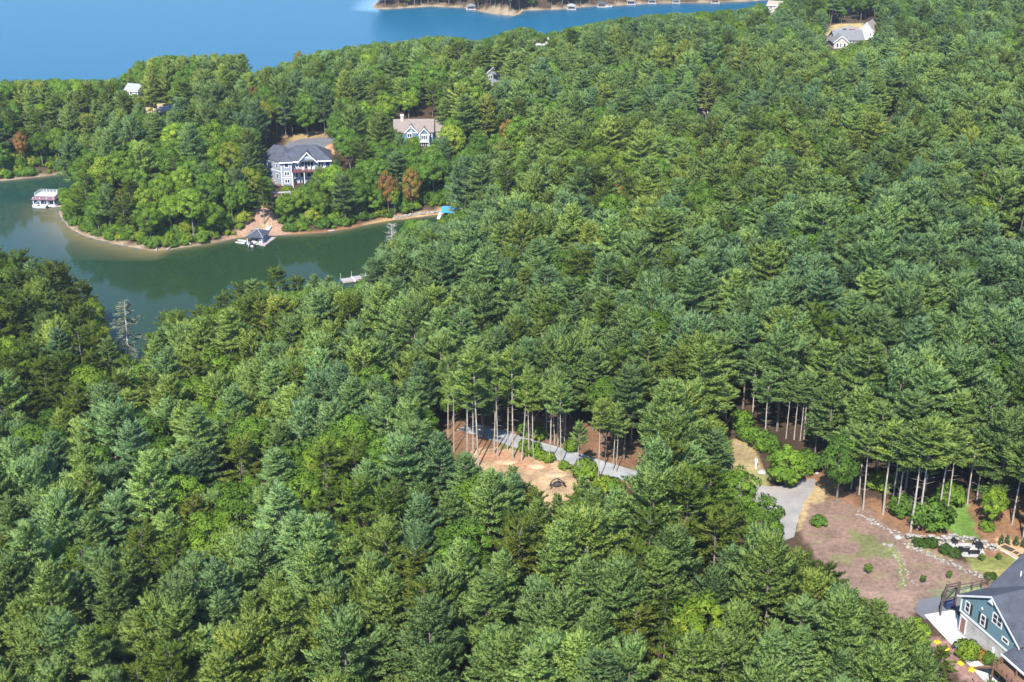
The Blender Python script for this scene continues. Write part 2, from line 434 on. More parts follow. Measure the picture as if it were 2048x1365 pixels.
wr_ = n.new('ShaderNodeMapRange'); wr_.inputs['To Min'].default_value = .05; wr_.inputs['To Max'].default_value = .34; l.new(rp.outputs['Fac'], wr_.inputs['Value']); l.new(wr_.outputs[0], b.inputs['Roughness'])
ws_ = n.new('ShaderNodeMapRange'); ws_.inputs['To Min'].default_value = .25; ws_.inputs['To Max'].default_value = 1.0; l.new(rp.outputs['Fac'], ws_.inputs['Value'])
n2 = n.new('ShaderNodeTexNoise'); n2.inputs['Scale'].default_value = .035; n2.inputs['Detail'].default_value = 3; l.new(ge.outputs['Position'], n2.inputs['Vector'])
mg = n.new('ShaderNodeMath'); mg.operation = 'MULTIPLY'; l.new(n2.outputs['Fac'], mg.inputs[0]); l.new(ws_.outputs[0], mg.inputs[1])
bp = n.new('ShaderNodeBump'); bp.inputs['Distance'].default_value = .06; l.new(mg.outputs[0], bp.inputs['Strength'])
l.new(n1.outputs['Fac'], bp.inputs['Height']); l.new(bp.outputs[0], b.inputs['Normal'])
wat.materials.append(wm)
tag(link('lake_water', wat), kind='structure')

# ------------------------------------------------------------------ roads, drives and paved sheets
def drape(name, pix, mat, lift=.05, cuts=3, world=False):
    pts = [(p[0], p[1]) for p in pix] if world else [gp(*p)[:2] for p in pix]
    bm = bmesh.new()
    f = bm.faces.new([bm.verts.new((x, y, 0)) for x, y in pts])
    bmesh.ops.triangulate(bm, faces=[f])
    for _ in range(cuts):
        e = [e for e in bm.edges if e.calc_length() > 1.6]
        if not e: break
        bmesh.ops.subdivide_edges(bm, edges=e, cuts=1)
        bmesh.ops.triangulate(bm, faces=bm.faces)
    co = np.array([v.co[:] for v in bm.verts])
    zz = hgt(co[:, 0], co[:, 1]) + lift
    for v, z in zip(bm.verts, zz): v.co.z = z
    bmesh.ops.recalc_face_normals(bm, faces=bm.faces)
    if sum(f.normal.z for f in bm.faces) < 0: bmesh.ops.reverse_faces(bm, faces=bm.faces)
    me = bpy.data.meshes.new(name); bm.to_mesh(me); bm.free()
    me.materials.append(mat)
    return tag(link(name, me), kind='structure')

def ribbon(name, line, width, mat, lift=.05):
    p = [np.array(gp(*q)[:2]) for q in line]
    dense = []
    for a, b_ in zip(p[:-1], p[1:]):
        k = max(2, int(np.linalg.norm(b_ - a) / 1.2))
        dense += [a + (b_ - a) * i / k for i in range(k)]
    dense.append(p[-1]); dense = np.array(dense)
    for _ in range(6): dense[1:-1] = (dense[:-2] + dense[1:-1] * 2 + dense[2:]) / 4
    t = nrm2(np.gradient(dense, axis=0)); nn = np.stack([-t[:, 1], t[:, 0]], 1)
    m = 7; V = []
    for i, c in enumerate(dense):
        for j in range(m): V.append(c + nn[i] * width * (j / (m - 1) - .5))
    V = np.array(V); z = hgt(V[:, 0], V[:, 1]) + lift
    me = bpy.data.meshes.new(name)
    me.from_pydata([(a[0], a[1], b_) for a, b_ in zip(V, z)], [], [(i * m + j, i * m + j + 1, (i + 1) * m + j + 1, (i + 1) * m + j) for i in range(len(dense) - 1) for j in range(m - 1)])
    me.update()
    me.flip_normals() if me.polygons[0].normal.z < 0 else None
    me.materials.append(mat)
    return tag(link(name, me), kind='structure')
def nrm2(a): return a / (np.linalg.norm(a, axis=-1, keepdims=True) + 1e-9)

GRAVEL = plain('pale_gravel', (.25, .255, .255), .95, .26, 2.2, bump=.5)
ASPHALT = plain('light_asphalt', (.235, .215, .20), .9, .18, 1.6, bump=.2)
ASPHALT_D = plain('drive_asphalt', (.11, .11, .12), .9, .12, 1.0, bump=.2)
CONCRETE = plain('pale_concrete', (.42, .41, .40), .85, .08, 1.2)
WHITEGRAVEL = plain('white_gravel', (.33, .32, .305), .95, .2, 5, bump=.5)
STONE = plain('field_stone', (.36, .33, .29), .9, .3, 3.5, bump=.5)
STONE_L = plain('pale_stone', (.23, .21, .185), .9, .25, 3.5, bump=.4)
WHITE = plain('white_paint', (.56, .56, .55), .5, .04, 3)
GLASS = plain('dark_glass', (.03, .035, .045), .08, .2, 2, spec=.6)
TEAL = plain('teal_siding', (.105, .185, .215), .6, .07, 1.5, stripes=('Z', .18, .28))
TEALB = plain('slate_blue_siding', (.085, .17, .235), .6, .07, 1.5, stripes=('Z', .2, .2))
GREYS = plain('grey_blue_siding', (.205, .228, .28), .6, .07, 1.5, stripes=('Z', .2, .2))
ROOF_D = plain('charcoal_shingles', (.052, .056, .070), .9, .26, 4, bump=.3, stripes=('Z', .17, .25))
ROOF_G = plain('grey_shingles', (.14, .14, .145), .9, .12, 5, bump=.3, stripes=('Z', .2, .2))
ROOF_B = plain('beige_shingles', (.185, .150, .128), .9, .10, 5, bump=.3, stripes=('Z', .2, .15))
ROOF_M = plain('maroon_metal', (.15, .085, .095), .5, .1, 3)
WOOD = plain('brown_deck_wood', (.17, .095, .06), .8, .2, 4)
WOOD_D = plain('dark_timber', (.075, .055, .042), .8, .2, 4)
WOOD_G = plain('weathered_boards', (.29, .255, .245), .85, .14, 3, stripes=('Y', .35, .3))
REDWOOD = plain('red_stained_wood', (.11, .04, .042), .7, .2, 4)
BLACK = plain('black_steel', (.018, .018, .02), .5, .2, 4)
BLUE = plain('blue_canvas', (.03, .22, .62), .6, .12, 1.2)
YELLOW = plain('yellow_flowers', (.75, .52, .02), .8, .2, 9)
CREAM = plain('cream_render', (.36, .33, .29), .8, .06, 2)
TERRA = plain('terracotta', (.34, .16, .10), .85, .15, 3)
REDPAINT = plain('red_car_paint', (.45, .02, .02), .3, .05, 2)
DARKPAINT = plain('dark_car_paint', (.03, .03, .04), .3, .05, 2)
METAL = plain('grey_metal', (.42, .43, .44), .45, .1, 3, metallic=.6)
RUBBER = plain('black_rubber', (.02, .02, .02), .8, .1, 3)
STONEWALL = plain('stone_veneer', (.33, .315, .30), .9, .32, 2.6, bump=.6)

ribbon('gravel_lane', [(930, 852), (975, 866), (1000, 873), (1060, 892), (1120, 909), (1190, 931), (1270, 956), (1360, 982), (1440, 992), (1500, 992)], 4.0, GRAVEL)
drape('cul_de_sac_road', [(1450, 978), (1487, 969), (1540, 974), (1585, 971), (1606, 960), (1630, 958), (1628, 978), (1606, 1008), (1594, 1048), (1588, 1075), (1560, 1085), (1545, 1070), (1535, 1035), (1500, 1003), (1450, 1000)], ASPHALT, .06)
drape('driveway', [(560, 300), (578, 286), (600, 279), (640, 276), (670, 273), (668, 283), (650, 294), (658, 312), (630, 312), (575, 306)], ASPHALT_D, .08)
drape('parking_pad', [(310, 222), (322, 212), (352, 209), (368, 205), (352, 217), (332, 225)], ASPHALT, .1)
drape('far_driveway', [(1652, 82), (1672, 58), (1700, 52), (1722, 58), (1716, 76), (1690, 86)], ASPHALT, .1)
drape('house_apron', [(1838, 1200), (1875, 1195), (1925, 1195), (1918, 1225), (1850, 1240), (1830, 1225)], ASPHALT_D, .06)
drape('house_patio', [(1848, 1231), (1908, 1221), (1924, 1245), (1932, 1275), (1928, 1310), (1898, 1286), (1868, 1254)], CONCRETE, .10)
drape('house_walkway', [(1928, 1322), (1948, 1316), (1975, 1338), (2000, 1362), (1998, 1385), (1975, 1372)], CONCRETE, .10)
drape('garden_path', [(1988, 1094), (1996, 1092), (2026, 1108), (2060, 1130), (2060, 1138), (2020, 1113)], CONCRETE, .08)
drape('fire_pit_terrace', [(1872, 1090), (1905, 1086), (1945, 1088), (1966, 1100), (1970, 1110), (1950, 1116), (1922, 1114), (1900, 1104)], WHITEGRAVEL, .07)

# ------------------------------------------------------------------ building helpers (local frame: x along the front, y inwards, z up)
def obox(m, c, t, n, w, d, h):
    """box centred on c, w along t, d along n, h up"""
    c = np.array(c, float); t = np.array((*t, 0.0)); n = np.array((*n, 0.0)); z = np.array((0, 0, h / 2))
    b4 = [c - t * w / 2 - n * d / 2, c + t * w / 2 - n * d / 2, c + t * w / 2 + n * d / 2, c - t * w / 2 + n * d / 2]
    return m.hull8([p - z for p in b4] + [p + z for p in b4])

def window(parent, c, t, n, w, h, cols=1, rows=2, shutters=None, trim=.13, frame=WHITE, name='window'):
    t, n = np.array(t, float), np.array(n, float)
    c = np.array(c, float); n3 = np.array((*n, 0)); t3 = np.array((*t, 0)); z3 = np.array((0, 0, 1.0))
    m = MB()
    for sx in (-1, 1): obox(m, c + t3 * sx * (w / 2) + n3 * .03, t, n, trim, .14, h + trim)
    for sz in (-1, 1): obox(m, c + z3 * sz * (h / 2) + n3 * .025, t, n, w + trim * .9, .12, trim)
    for i in range(1, cols): obox(m, c + t3 * (w * (i / cols - .5)) + n3 * .03, t, n, trim * .9, .09, h)
    for i in range(1, rows): obox(m, c + z3 * (h * (i / rows - .5)) + n3 * .035, t, n, w, .07, trim * .5)
    f = m.obj(name, frame, parent)
    g = MB(); obox(g, c + n3 * .015, t, n, w, .05, h); g.obj('pane', GLASS, f)
    if shutters:
        for sx in (-1, 1):
            if shutters == 'right' and sx < 0: continue
            s = MB(); obox(s, c + t3 * sx * (w / 2 + .30) + n3 * .03, t, n, .36, .08, h + .12); s.obj('shutter', BLACK, parent)
    return f

def door(parent, c, t, n, w=.95, h=2.1, panel=None):
    t3, n3 = np.array((*t, 0.0)), np.array((*n, 0.0)); c = np.array(c, float)
    m = MB()
    for sx in (-1, 1): obox(m, c + t3 * sx * (w / 2 + .08) + n3 * .03 + (0, 0, h / 2), t, n, .16, .14, h)
    obox(m, c + n3 * .03 + (0, 0, h + .08), t, n, w + .32, .15, .16)
    d = m.obj('door', WHITE, parent)
    g = MB(); obox(g, c + n3 * .02 + (0, 0, h / 2), t, n, w, .08, h); g.obj('door_leaf', panel or WHITE, d)
    k = MB(); k.blob(c + t3 * (w * .38) + n3 * .1 + (0, 0, 1.0), (.05, .05, .05), 1, 1, 0); k.obj('handle', METAL, d)
    return d

def gable_roof(x0, x1, y0, y1, ze, zr, axis='x', over=.45, th=.2):
    m = MB()
    if axis == 'x':
        ym = (y0 + y1) / 2; s = (zr - ze) / (ym - y0); zo = ze - s * over
        m.slab([(x0 - over, y0 - over, zo), (x1 + over, y0 - over, zo), (x1 + over, ym, zr), (x0 - over, ym, zr)], th)
        m.slab([(x0 - over, ym, zr), (x1 + over, ym, zr), (x1 + over, y1 + over, zo), (x0 - over, y1 + over, zo)], th)
    else:
        xm = (x0 + x1) / 2; s = (zr - ze) / (xm - x0); zo = ze - s * over
        m.slab([(x0 - over, y0 - over, zo), (xm, y0 - over, zr), (xm, y1 + over, zr), (x0 - over, y1 + over, zo)], th)
        m.slab([(xm, y0 - over, zr), (x1 + over, y0 - over, zo), (x1 + over, y1 + over, zo), (xm, y1 + over, zr)], th)
    return m

def hip_roof(x0, x1, y0, y1, ze, zr, rx0, rx1, over=.45, th=.2):
    ym = (y0 + y1) / 2
    a, b_, c, d = (x0 - over, y0 - over, ze), (x1 + over, y0 - over, ze), (x1 + over, y1 + over, ze), (x0 - over, y1 + over, ze)
    r0, r1 = (rx0, ym, zr), (rx1, ym, zr)
    m = MB()
    k = len(m.v)
    m.v += [a, b_, c, d, r0, r1] + [(p[0], p[1], p[2] - th) for p in (a, b_, c, d)]
    m.f += [[0, 1, 5, 4], [1, 2, 5], [2, 3, 4, 5], [3, 0, 4], [6, 7, 1, 0], [7, 8, 2, 1], [8, 9, 3, 2], [9, 6, 0, 3], [9, 8, 7, 6]]
    return m

def gable_wall(x0, x1, y0, y1, z0, ze, zr, axis='x', inset=.24):
    """closed shell of walls with gable ends, a little below the roof planes"""
    zr -= inset; ze -= inset
    if axis == 'x':
        ym = (y0 + y1) / 2
        return MB().prism([(x0, y0, z0), (x0, y1, z0), (x0, y1, ze), (x0, ym, zr), (x0, y0, ze)], (x1 - x0, 0, 0))
    xm = (x0 + x1) / 2
    return MB().prism([(x0, y0, z0), (x1, y0, z0), (x1, y0, ze), (xm, y0, zr), (x0, y0, ze)], (0, y1 - y0, 0))

FR = ((1, 0), (0, -1)); RT = ((0, 1), (1, 0)); LF = ((0, -1), (-1, 0))
def railing(parent, pts, h=1.0, mat=WOOD, gap=1.4, r=.05, z=0.0):
    m = MB()
    for a, b_ in zip(pts[:-1], pts[1:]):
        a, b_ = Vector(a), Vector(b_)
        k = max(1, round((b_ - a).length / gap))
        for i in range(k + 1):
            p = a + (b_ - a) * i / k
            m.box(p.x - r, p.x + r, p.y - r, p.y + r, p.z, p.z + h)
        for q in (h - .04, h * .5, h * .22):
            m.tube(a + Vector((0, 0, q)), b_ + Vector((0, 0, q)), r * .75, n=4)
    return m.obj('railing', mat, parent)

# ------------------------------------------------------------------ teal house at the lower right corner
p0 = px(1915, 1257, 21.5)
H = empty('teal_house', (*p0, 21.45), R(-71), 'teal house with charcoal roof, white trim and stone base in the lower right corner', 'house')
LW = 11.5
gable_wall(0, LW, 0, 4.6, 2.9, 5.3, 8.55, 'y').obj('gable_wall', TEAL, H)
MB().box(.05, LW - .05, .05, 9, -.6, 2.75).obj('stone_base', STONEWALL, H)
MB().box(-.06, LW + .06, -.07, 4.6, 2.70, 2.98).obj('belt_trim', WHITE, H)
MB().prism([(.25, 4.6, -.6), (20, 4.6, -.6), (20, 15.5, -.6), (.25, 15.5, -.6)], (0, 0, 5.6)).obj('main_wall', TEAL, H)
gable_roof(0, LW, 0, 9.5, 5.35, 8.6, 'y', .4).obj('wing_roof', ROOF_D, H)
mr_ = MB()
mr_.slab([(-.1, 3.6, 5.15), (-.1, 9.6, 10.35), (22, 9.6, 10.35), (22, 3.6, 5.15)], .2)
mr_.slab([(-.1, 9.6, 10.35), (-.1, 16, 5.0), (22, 16, 5.0), (22, 9.6, 10.35)], .2)
rf = mr_.obj('main_roof', ROOF_D, H)
MB().tube((2.2, 6.8, 7.7), (2.2, 6.8, 8.6), .09).obj('vent_pipe', WHITE, rf)
MB().prism([(.3, 4.7, 4.9), (.3, 15.2, 4.9), (.3, 9.6, 10.0)], (.2, 0, 0)).obj('north_gable', TEAL, H)
for sx, xa, xb in ((0, -.42, LW / 2), (1, LW / 2, LW + .42)):                                    # white rake boards
    za, zb = (5.02, 8.62) if sx == 0 else (8.62, 5.02)
    MB().prism([(xa, -.46, za - .02), (xb, -.46, zb - .02), (xb, -.46, zb - .30), (xa, -.46, za - .30)], (0, .05, 0)).obj('rake_board', WHITE, H)
MB().prism([(-.42, -.44, 5.02), (-.42, 3.7, 5.02), (-.42, 3.7, 4.8), (-.42, -.44, 4.8)], (-.06, 0, 0)).obj('eave_board', WHITE, H)
for xc in (0.06, LW - .06): MB().box(xc - .1, xc + .1, -.08, .04, 2.98, 5.0).obj('corner_board', WHITE, H)
MB().prism([(LW / 2 - .5, -.42, 7.55), (LW / 2 + .5, -.42, 7.55), (LW / 2, -.42, 8.2)], (0, .05, 0)).obj('gable_bracket', WHITE, H)
window(H, (1.35, 0, 4.15), *FR, .85, 1.45, 1, 2, 'right')
window(H, (4.5, 0, 4.15), *FR, .85, 1.45, 1, 2, 'both')
window(H, (7.0, 0, 5.75), *FR, 1.75, 1.35, 2, 2)
window(H, (8.9, 0, 4.05), *FR, 1.15, .55, 1, 1)
door(H, (.9, .05, .05), *FR, .95, 2.1, plain('mahogany_door', (.20, .09, .07), .5, .15, 3))
MB().box(3.9, 4.15, -.1, .0, 5.5, 5.75).obj('wall_lamp', WHITE, H)
MB().box(10.3, 10.5, -.1, .0, 4.5, 4.7).obj('wall_lamp', WHITE, H)
MB().box(6.9, 7.2, -.12, .05, .6, 1.7).obj('meter_box', WHITE, H)
pr_ = MB().slab([(LW - .6, -2.0, 3.9), (LW + 4, -2.0, 3.9), (LW + 4, .2, 4.7), (LW - .6, .2, 4.7)], .18).obj('porch_roof', ROOF_D, H)
MB().box(LW - .7, LW + 4.05, -2.12, -2.0, 3.66, 3.92).obj('porch_fascia', WHITE, H)
dk = MB().box(LW - .6, LW + 5, -3.2, -.05, 2.2, 2.4).obj('deck_floor', WOOD, H)
for xx in (LW - .5, LW + 2.2, LW + 4.8):
    for yy in (-3.1, -1.9): MB().box(xx - .08, xx + .08, yy - .08, yy + .08, -.6, 2.2 if yy < -2 else 3.7).obj('deck_post', WOOD, H)
railing(H, [(LW - .6, -.2, 2.4), (LW - .6, -3.15, 2.4), (LW + 5, -3.15, 2.4)], 1.0, WOOD, 1.0)
st_ = MB()
for i in range(11): st_.box(LW - .6 - .28 * (i + 1), LW - .6 - .28 * i, -3.1, -2.0, 2.0 - .2 * i, 2.08 - .2 * i)
st_.prism([(LW - .6, -3.12, 2.25), (LW - 3.8, -3.12, .05), (LW - 3.8, -3.12, -.15), (LW - .6, -3.12, 1.95)], (0, .06, 0))
st_.obj('stairs', WOOD, H)
def hl(x, y, z=0.0):                                       # house frame to world
    c, s = math.cos(R(-71)), math.sin(R(-71))
    return (p0[0] + c * x - s * y, p0[1] + s * x + c * y, 21.45 + z)
for i, (x, y, lab) in enumerate([(6.6, -.75, 'white air conditioner by the stone base, left of two'), (9.0, -.75, 'white air conditioner by the deck stairs, right of two')]):
    x_, y_, z_ = hl(x, y)
    a = empty('air_conditioner', (x_, y_, hz(x_, y_)), R(-71), lab, 'air conditioner', 'air conditioners beside the teal house')
    MB().box(-.42, .42, -.42, .42, .05, .85).obj('casing', WHITE, a)
    MB().tube((0, 0, .84), (0, 0, .88), .36, n=14).obj('fan_grille', BLACK, a)
    MB().box(-.5, .5, -.5, .5, -.15, .05).obj('pad', CONCRETE, a)
x_, y_, z_ = hl(4.6, -1.0)
tb = empty('round_garden_table', (x_, y_, hz(x_, y_)), 0, 'small round glass table beside the stone base of the teal house', 'table')
MB().tube((0, 0, .68), (0, 0, .72), .5, n=16).obj('table_top', plain('pale_blue_glass', (.35, .5, .6), .15, .05, 2), tb)
MB().tube((0, 0, 0), (0, 0, .68), .05).obj('leg', BLACK, tb)

def wooden_fence(name, pix, label, h=1.2, mat=WOOD_D):
    pts = [Vector(gp(*p)) for p in pix]
    f = empty(name, pts[0], 0, label, 'fence')
    o = pts[0]
    for i, p in enumerate(pts):
        q = p - o; MB().box(q.x - .09, q.x + .09, q.y - .09, q.y + .09, q.z - .3, q.z + h).obj('post', mat, f)
    for a, b_ in zip(pts[:-1], pts[1:]):
        for hh in (h - .1, h * .55):
            MB().tube(a - o + Vector((0, 0, hh)), b_ - o + Vector((0, 0, hh)), .06, n=4).obj('rail', mat, f)
    return f
wooden_fence('timber_fence', [(1884, 1199), (1890, 1190), (1917, 1186), (1943, 1181), (1962, 1177), (1975, 1172)], 'dark timber rail fence along the brown yard behind the teal house', 1.3)
pg = [Vector(gp(u, v)) for u, v in ((1880, 1232), (1908, 1222), (1890, 1200), (1916, 1194))]
pgo = empty('timber_pergola', pg[0], 0, 'dark timber post frame over the dark apron by the white patio', 'pergola')
for p in pg:
    q = p - pg[0]; MB().box(q.x - .11, q.x + .11, q.y - .11, q.y + .11, q.z - .2, q.z + 2.4).obj('post', WOOD_D, pgo)
for a, b_ in ((0, 1), (2, 3), (0, 2), (1, 3), (0, 3)):
    MB().tube(pg[a] - pg[0] + Vector((0, 0, 2.3)), pg[b_] - pg[0] + Vector((0, 0, 2.3)), .10, n=4).obj('beam', WOOD_D, pgo)
x_, y_, z_ = gp(1898, 1216)
bc = empty('covered_grill', (x_, y_, z_), .3, 'dark blue covered grill standing on the apron by the timber frame', 'grill')
MB().prism([(-.6, -.35, 0), (.6, -.35, 0), (.6, .35, 0), (-.6, .35, 0)], (0, 0, .9)).obj('cover', plain('navy_cover', (.02, .03, .09), .6, .2, 4), bc)
MB().prism([(-.6, -.36, .88), (-.6, .36, .88), (-.6, .1, 1.2), (-.6, -.2, 1.2)], (1.2, 0, 0)).obj('lid', plain('navy_cover', (.02, .03, .09)), bc)

# ------------------------------------------------------------------ grey lake house on the peninsula
hx, hy, hzv = gp(564, 372, 8)
H = empty('grey_lake_house', (hx, hy, hzv - .2), R(7), 'large grey-blue lake house with charcoal hipped roof above the bare bank', 'house')
MB().box(0, 3.2, 0, 6, -1, 7.6).obj('tower_wall', GREYS, H)
MB().box(3.2, 14.8, 1.3, 11, -1, 7.6).obj('main_wall', GREYS, H)
hip_roof(0, 14.8, .4, 11.2, 7.65, 11.2, 5.2, 10.2, .5).obj('main_roof', ROOF_D, H)
hip_roof(-.2, 3.3, -.4, 6, 7.6, 9.6, 1.2, 2.0, .35).obj('tower_roof', ROOF_D, H)
wl = [(0, .6), (-6.0, 7.6), (-.2, 12.6), (5.5, 6)]
MB().prism([(x, y, -.5) for x, y in wl], (0, 0, 7.6)).obj('wing_wall', GREYS, H)
wc_ = (-.6, 6.9)
wr = MB(); e = [(x + (x - wc_[0]) * .07, y + (y - wc_[1]) * .07, 7.3) for x, y in wl]
r0, r1 = (-2.0, 8.3, 10.9), (1.2, 6.2, 11.0)
wr.poly([e[0], e[3], r1, r0] if False else [e[0], e[1], r0, r1]); wr.poly([e[1], e[2], r0]); wr.poly([e[2], e[3], r1, r0]); wr.poly([e[3], e[0], r1])
wr.poly([e[3], e[2], e[1], e[0]]); wr.obj('wing_roof', ROOF_D, H)
tw_ = nrm2(np.array((6.0, -7.0))); nw = np.array((-.76, -.65))
for f_, z_, w_ in ((.35, 6.0, 1.0), (.8, 5.9, 1.0), (.8, 2.7, 1.3)):
    window(H, (-6 + 6 * f_, 7.6 - 7 * f_, z_), tw_, nw, w_, 1.3, 1, 2)
bt_ = MB(); obox(bt_, (-3 - .03, 4.1 - .03, 4.4), tw_, nw, 9.2, .12, .22); bt_.obj('belt_trim', WHITE, H)
gt_ = MB().prism([(5.4, .35, 7.5), (10.5, .35, 7.5), (7.95, .35, 10.1)], (0, 4.5, 0)).obj('gable_wall', GREYS, H)
gr_ = MB(); gr_.slab([(4.9, -.3, 7.25), (7.95, -.3, 10.4), (7.95, 5.2, 10.4), (4.9, 5.2, 7.25)], .2); gr_.slab([(7.95, -.3, 10.4), (11.0, -.3, 7.25), (11.0, 5.2, 7.25), (7.95, 5.2, 10.4)], .2); gr_.obj('gable_roof', ROOF_D, H)
for a, b_ in (((4.9, 7.28), (7.95, 10.43)), ((7.95, 10.43), (11.0, 7.28))):
    MB().prism([(a[0], -.36, a[1]), (b_[0], -.36, b_[1]), (b_[0], -.36, b_[1] - .42), (a[0], -.36, a[1] - .42)], (0, .05, 0)).obj('rake_board', WHITE, H)
ar = MB()
for i in range(8):                                                                             # white arched brace in the gable
    t0, t1 = i / 8, (i + 1) / 8
    A = lambda t: (5.6 + 4.7 * t, 7.3 + 1.25 * math.sin(math.pi * t))
    (xa, za), (xb, zb) = A(t0), A(t1)
    ar.prism([(xa, .2, za), (xb, .2, zb), (xb, .2, zb + .3), (xa, .2, za + .3)], (0, .1, 0))
ar.obj('gable_arch', WHITE, H)
for xa, xb, yy in ((-.55, 3.65, -.76), (3.65, 5.1, -.12), (10.8, 15.3, -.12)): MB().box(xa, xb, yy - .06, yy, 7.30, 7.68).obj('fascia', WHITE, H)
for z_, hh, cc in ((6.55, 1.5, 1), (3.9, 1.25, 2), (1.6, 1.25, 2)): window(H, (1.7, 0, z_), *FR, 1.5 if cc == 2 else 1.25, hh, cc, 1, None, .22)
MB().box(-.05, 3.25, -.07, 0.02, 2.65, 2.85).obj('belt_trim', WHITE, H)
for xc in (.08, 3.12): MB().box(xc - .11, xc + .11, -.075, .03, -.5, 7.3).obj('corner_board', WHITE, H)
for xc in (3.9, 4.8, 5.7): window(H, (xc, 1.3, 6.0), *FR, .62, 1.6, 1, 1, None, .2)
window(H, (7.95, 1.3, 6.1), *FR, 3.8, 2.4, 4, 1, None, .16, plain('grey_trim', (.35, .36, .38), .6))
window(H, (12.0, 1.3, 6.0), *FR, 1.6, 1.9, 2, 2, None, .22)
scr = MB().box(13.3, 14.75, 1.18, 1.29, 4.9, 7.3).obj('screened_porch', plain('navy_screen', (.02, .03, .07), .5, .2, 2), H)
for xc in (13.3, 14.75): MB().box(xc - .1, xc + .1, 1.1, 1.24, 2.0, 7.4).obj('porch_post', WHITE, H)
for xc, ww in ((4.6, .7), (6.2, 1.3), (8.2, 1.3), (12.2, 1.4)): window(H, (xc, 1.3, 3.2), *FR, ww, 1.9, 1, 1, None, .2)
door(H, (4.0, 1.3, -.1), *FR, 1.0, 2.1, GLASS)
window(H, (6.0, 1.3, .9), *FR, 1.6, 1.5, 2, 1, None, .2)
MB().box(3.25, 14.2, -1.6, 1.25, 4.55, 4.8).obj('deck_floor', REDWOOD, H)
railing(H, [(3.3, -1.55, 4.8), (14.1, -1.55, 4.8), (14.1, 1.2, 4.8)], .95, REDWOOD, 1.1, .06)
for xc in (3.4, 6.9, 10.4, 14.0): MB().box(xc - .1, xc + .1, -1.55, -1.35, -1, 4.55).obj('deck_post', WHITE, H)
c7, s7 = math.cos(R(7)), math.sin(R(7))
for i, (x, lab) in enumerate([(6.6, 'left-hand white chair on the red deck of the grey lake house'), (8.5, 'middle white chair on the red deck of the grey lake house'), (9.7, 'right-hand white chair on the red deck of the grey lake house')]):
    c = empty('deck_chair', (hx + c7 * x + s7 * .3, hy + s7 * x - c7 * .3, hzv - .2 + 4.8), R(7), lab, 'chair', 'white chairs on the red deck')
    MB().box(-.32, .32, -.3, .3, .36, .46).obj('seat', WHITE, c); MB().box(-.32, .32, .24, .34, .46, 1.05).obj('backrest', WHITE, c)
    for sx in (-1, 1):
        for sy in (-1, 1): MB().box(sx * .28 - .04, sx * .28 + .04, sy * .25 - .04, sy * .25 + .04, 0, .36).obj('leg', WHITE, c)
rw = [gp(u, v, 8) for u, v in ((505, 372), (528, 366), (552, 372))]
for (u, v, w_, h_, mat, lab) in [(556, 356, 2.2, 2.0, TERRA, 'terracotta coloured low wall left of the grey lake house'), (540, 362, 5.0, .9, STONE_L, 'pale stone terrace wall below the left wing of the grey house'), (523, 350, 5.5, .8, STONE_L, 'upper pale stone terrace wall left of the grey house')]:
    x_, y_, z_ = gp(u, v, 8)
    o = MB(); rgx = random.Random(u)
    if mat is TERRA: o.prism([(-w_ / 2, 0, -.6), (w_ / 2, 0, -.6), (w_ / 2, 0, h_), (-w_ / 2, 0, h_ * .9)], (0, .4, 0)); ob = o.obj('garden_wall', mat)
    else:
        for i in range(34): o.blob((rgx.uniform(-w_ / 2, w_ / 2), rgx.uniform(-.5, .5), rgx.uniform(-.2, h_)), (rgx.uniform(.3, .6), .4, rgx.uniform(.2, .35)), i, 1, .2)
        ob = o.obj('stone_terrace', mat)
    ob.location = (x_, y_, z_); tag(ob, lab, 'wall')

# ------------------------------------------------------------------ blue house with the beige roof
hx, hy, hzv = gp(789, 288, 12)
H = empty('blue_house', (hx, hy, hzv - 1.5), R(2), 'blue house with beige gabled roof and white trim on the wooded peninsula', 'house')
Z0 = 3.2
gable_wall(0, 12.6, 0, 10, -3, Z0 + 2.4, Z0 + 5.3).obj('main_wall', TEALB, H)
gable_roof(0, 12.6, 0, 10, Z0 + 2.4, Z0 + 5.3, 'x', .4).obj('main_roof', ROOF_B, H)
gable_wall(12.6, 15.6, 2.5, 10, -3, Z0 + 2.0, Z0 + 4.2).obj('side_wall', CREAM, H)
gable_roof(12.7, 15.6, 2.5, 10, Z0 + 2.0, Z0 + 4.6, 'x', .3).obj('side_roof', ROOF_B, H)
for xc, hw, zr, zb, yy in ((5.5, 2.0, Z0 + 4.5, Z0 + 2.2, -.3), (9.8, 1.6, Z0 + 3.9, Z0 + 1.9, -1.6)):
    MB().prism([(xc - hw + .1, yy, zb - 6), (xc + hw - .1, yy, zb - 6), (xc + hw - .1, yy, zb + .1), (xc, yy, zr - .25), (xc - hw + .1, yy, zb + .1)], (0, 5, 0)).obj('gable_wall', TEALB, H)
    g = MB(); g.slab([(xc - hw - .25, yy - .4, zb - .15), (xc, yy - .4, zr), (xc, yy + 5.4, zr), (xc - hw - .25, yy + 5.4, zb - .15)], .16); g.slab([(xc, yy - .4, zr), (xc + hw + .25, yy - .4, zb - .15), (xc + hw + .25, yy + 5.4, zb - .15), (xc, yy + 5.4, zr)], .16)
    g.obj('gable_roof', ROOF_B, H)
    for sx in (-1, 1):
        MB().prism([(xc + sx * (hw + .25), yy - .46, zb - .13), (xc, yy - .46, zr + .02), (xc, yy - .46, zr - .4), (xc + sx * (hw + .25), yy - .46, zb - .53)], (0, .05, 0)).obj('rake_board', WHITE, H)
    MB().box(xc - hw, xc + hw, yy - .12, yy - .01, zb - .3, zb - .05).obj('gable_trim', WHITE, H)
window(H, (5.5, -.3, Z0 + 3.0), *FR, .55, 1.0, 1, 1, None, .16)
window(H, (9.8, -1.6, Z0 + .6), *FR, 2.0, 1.5, 3, 1, None, .18)
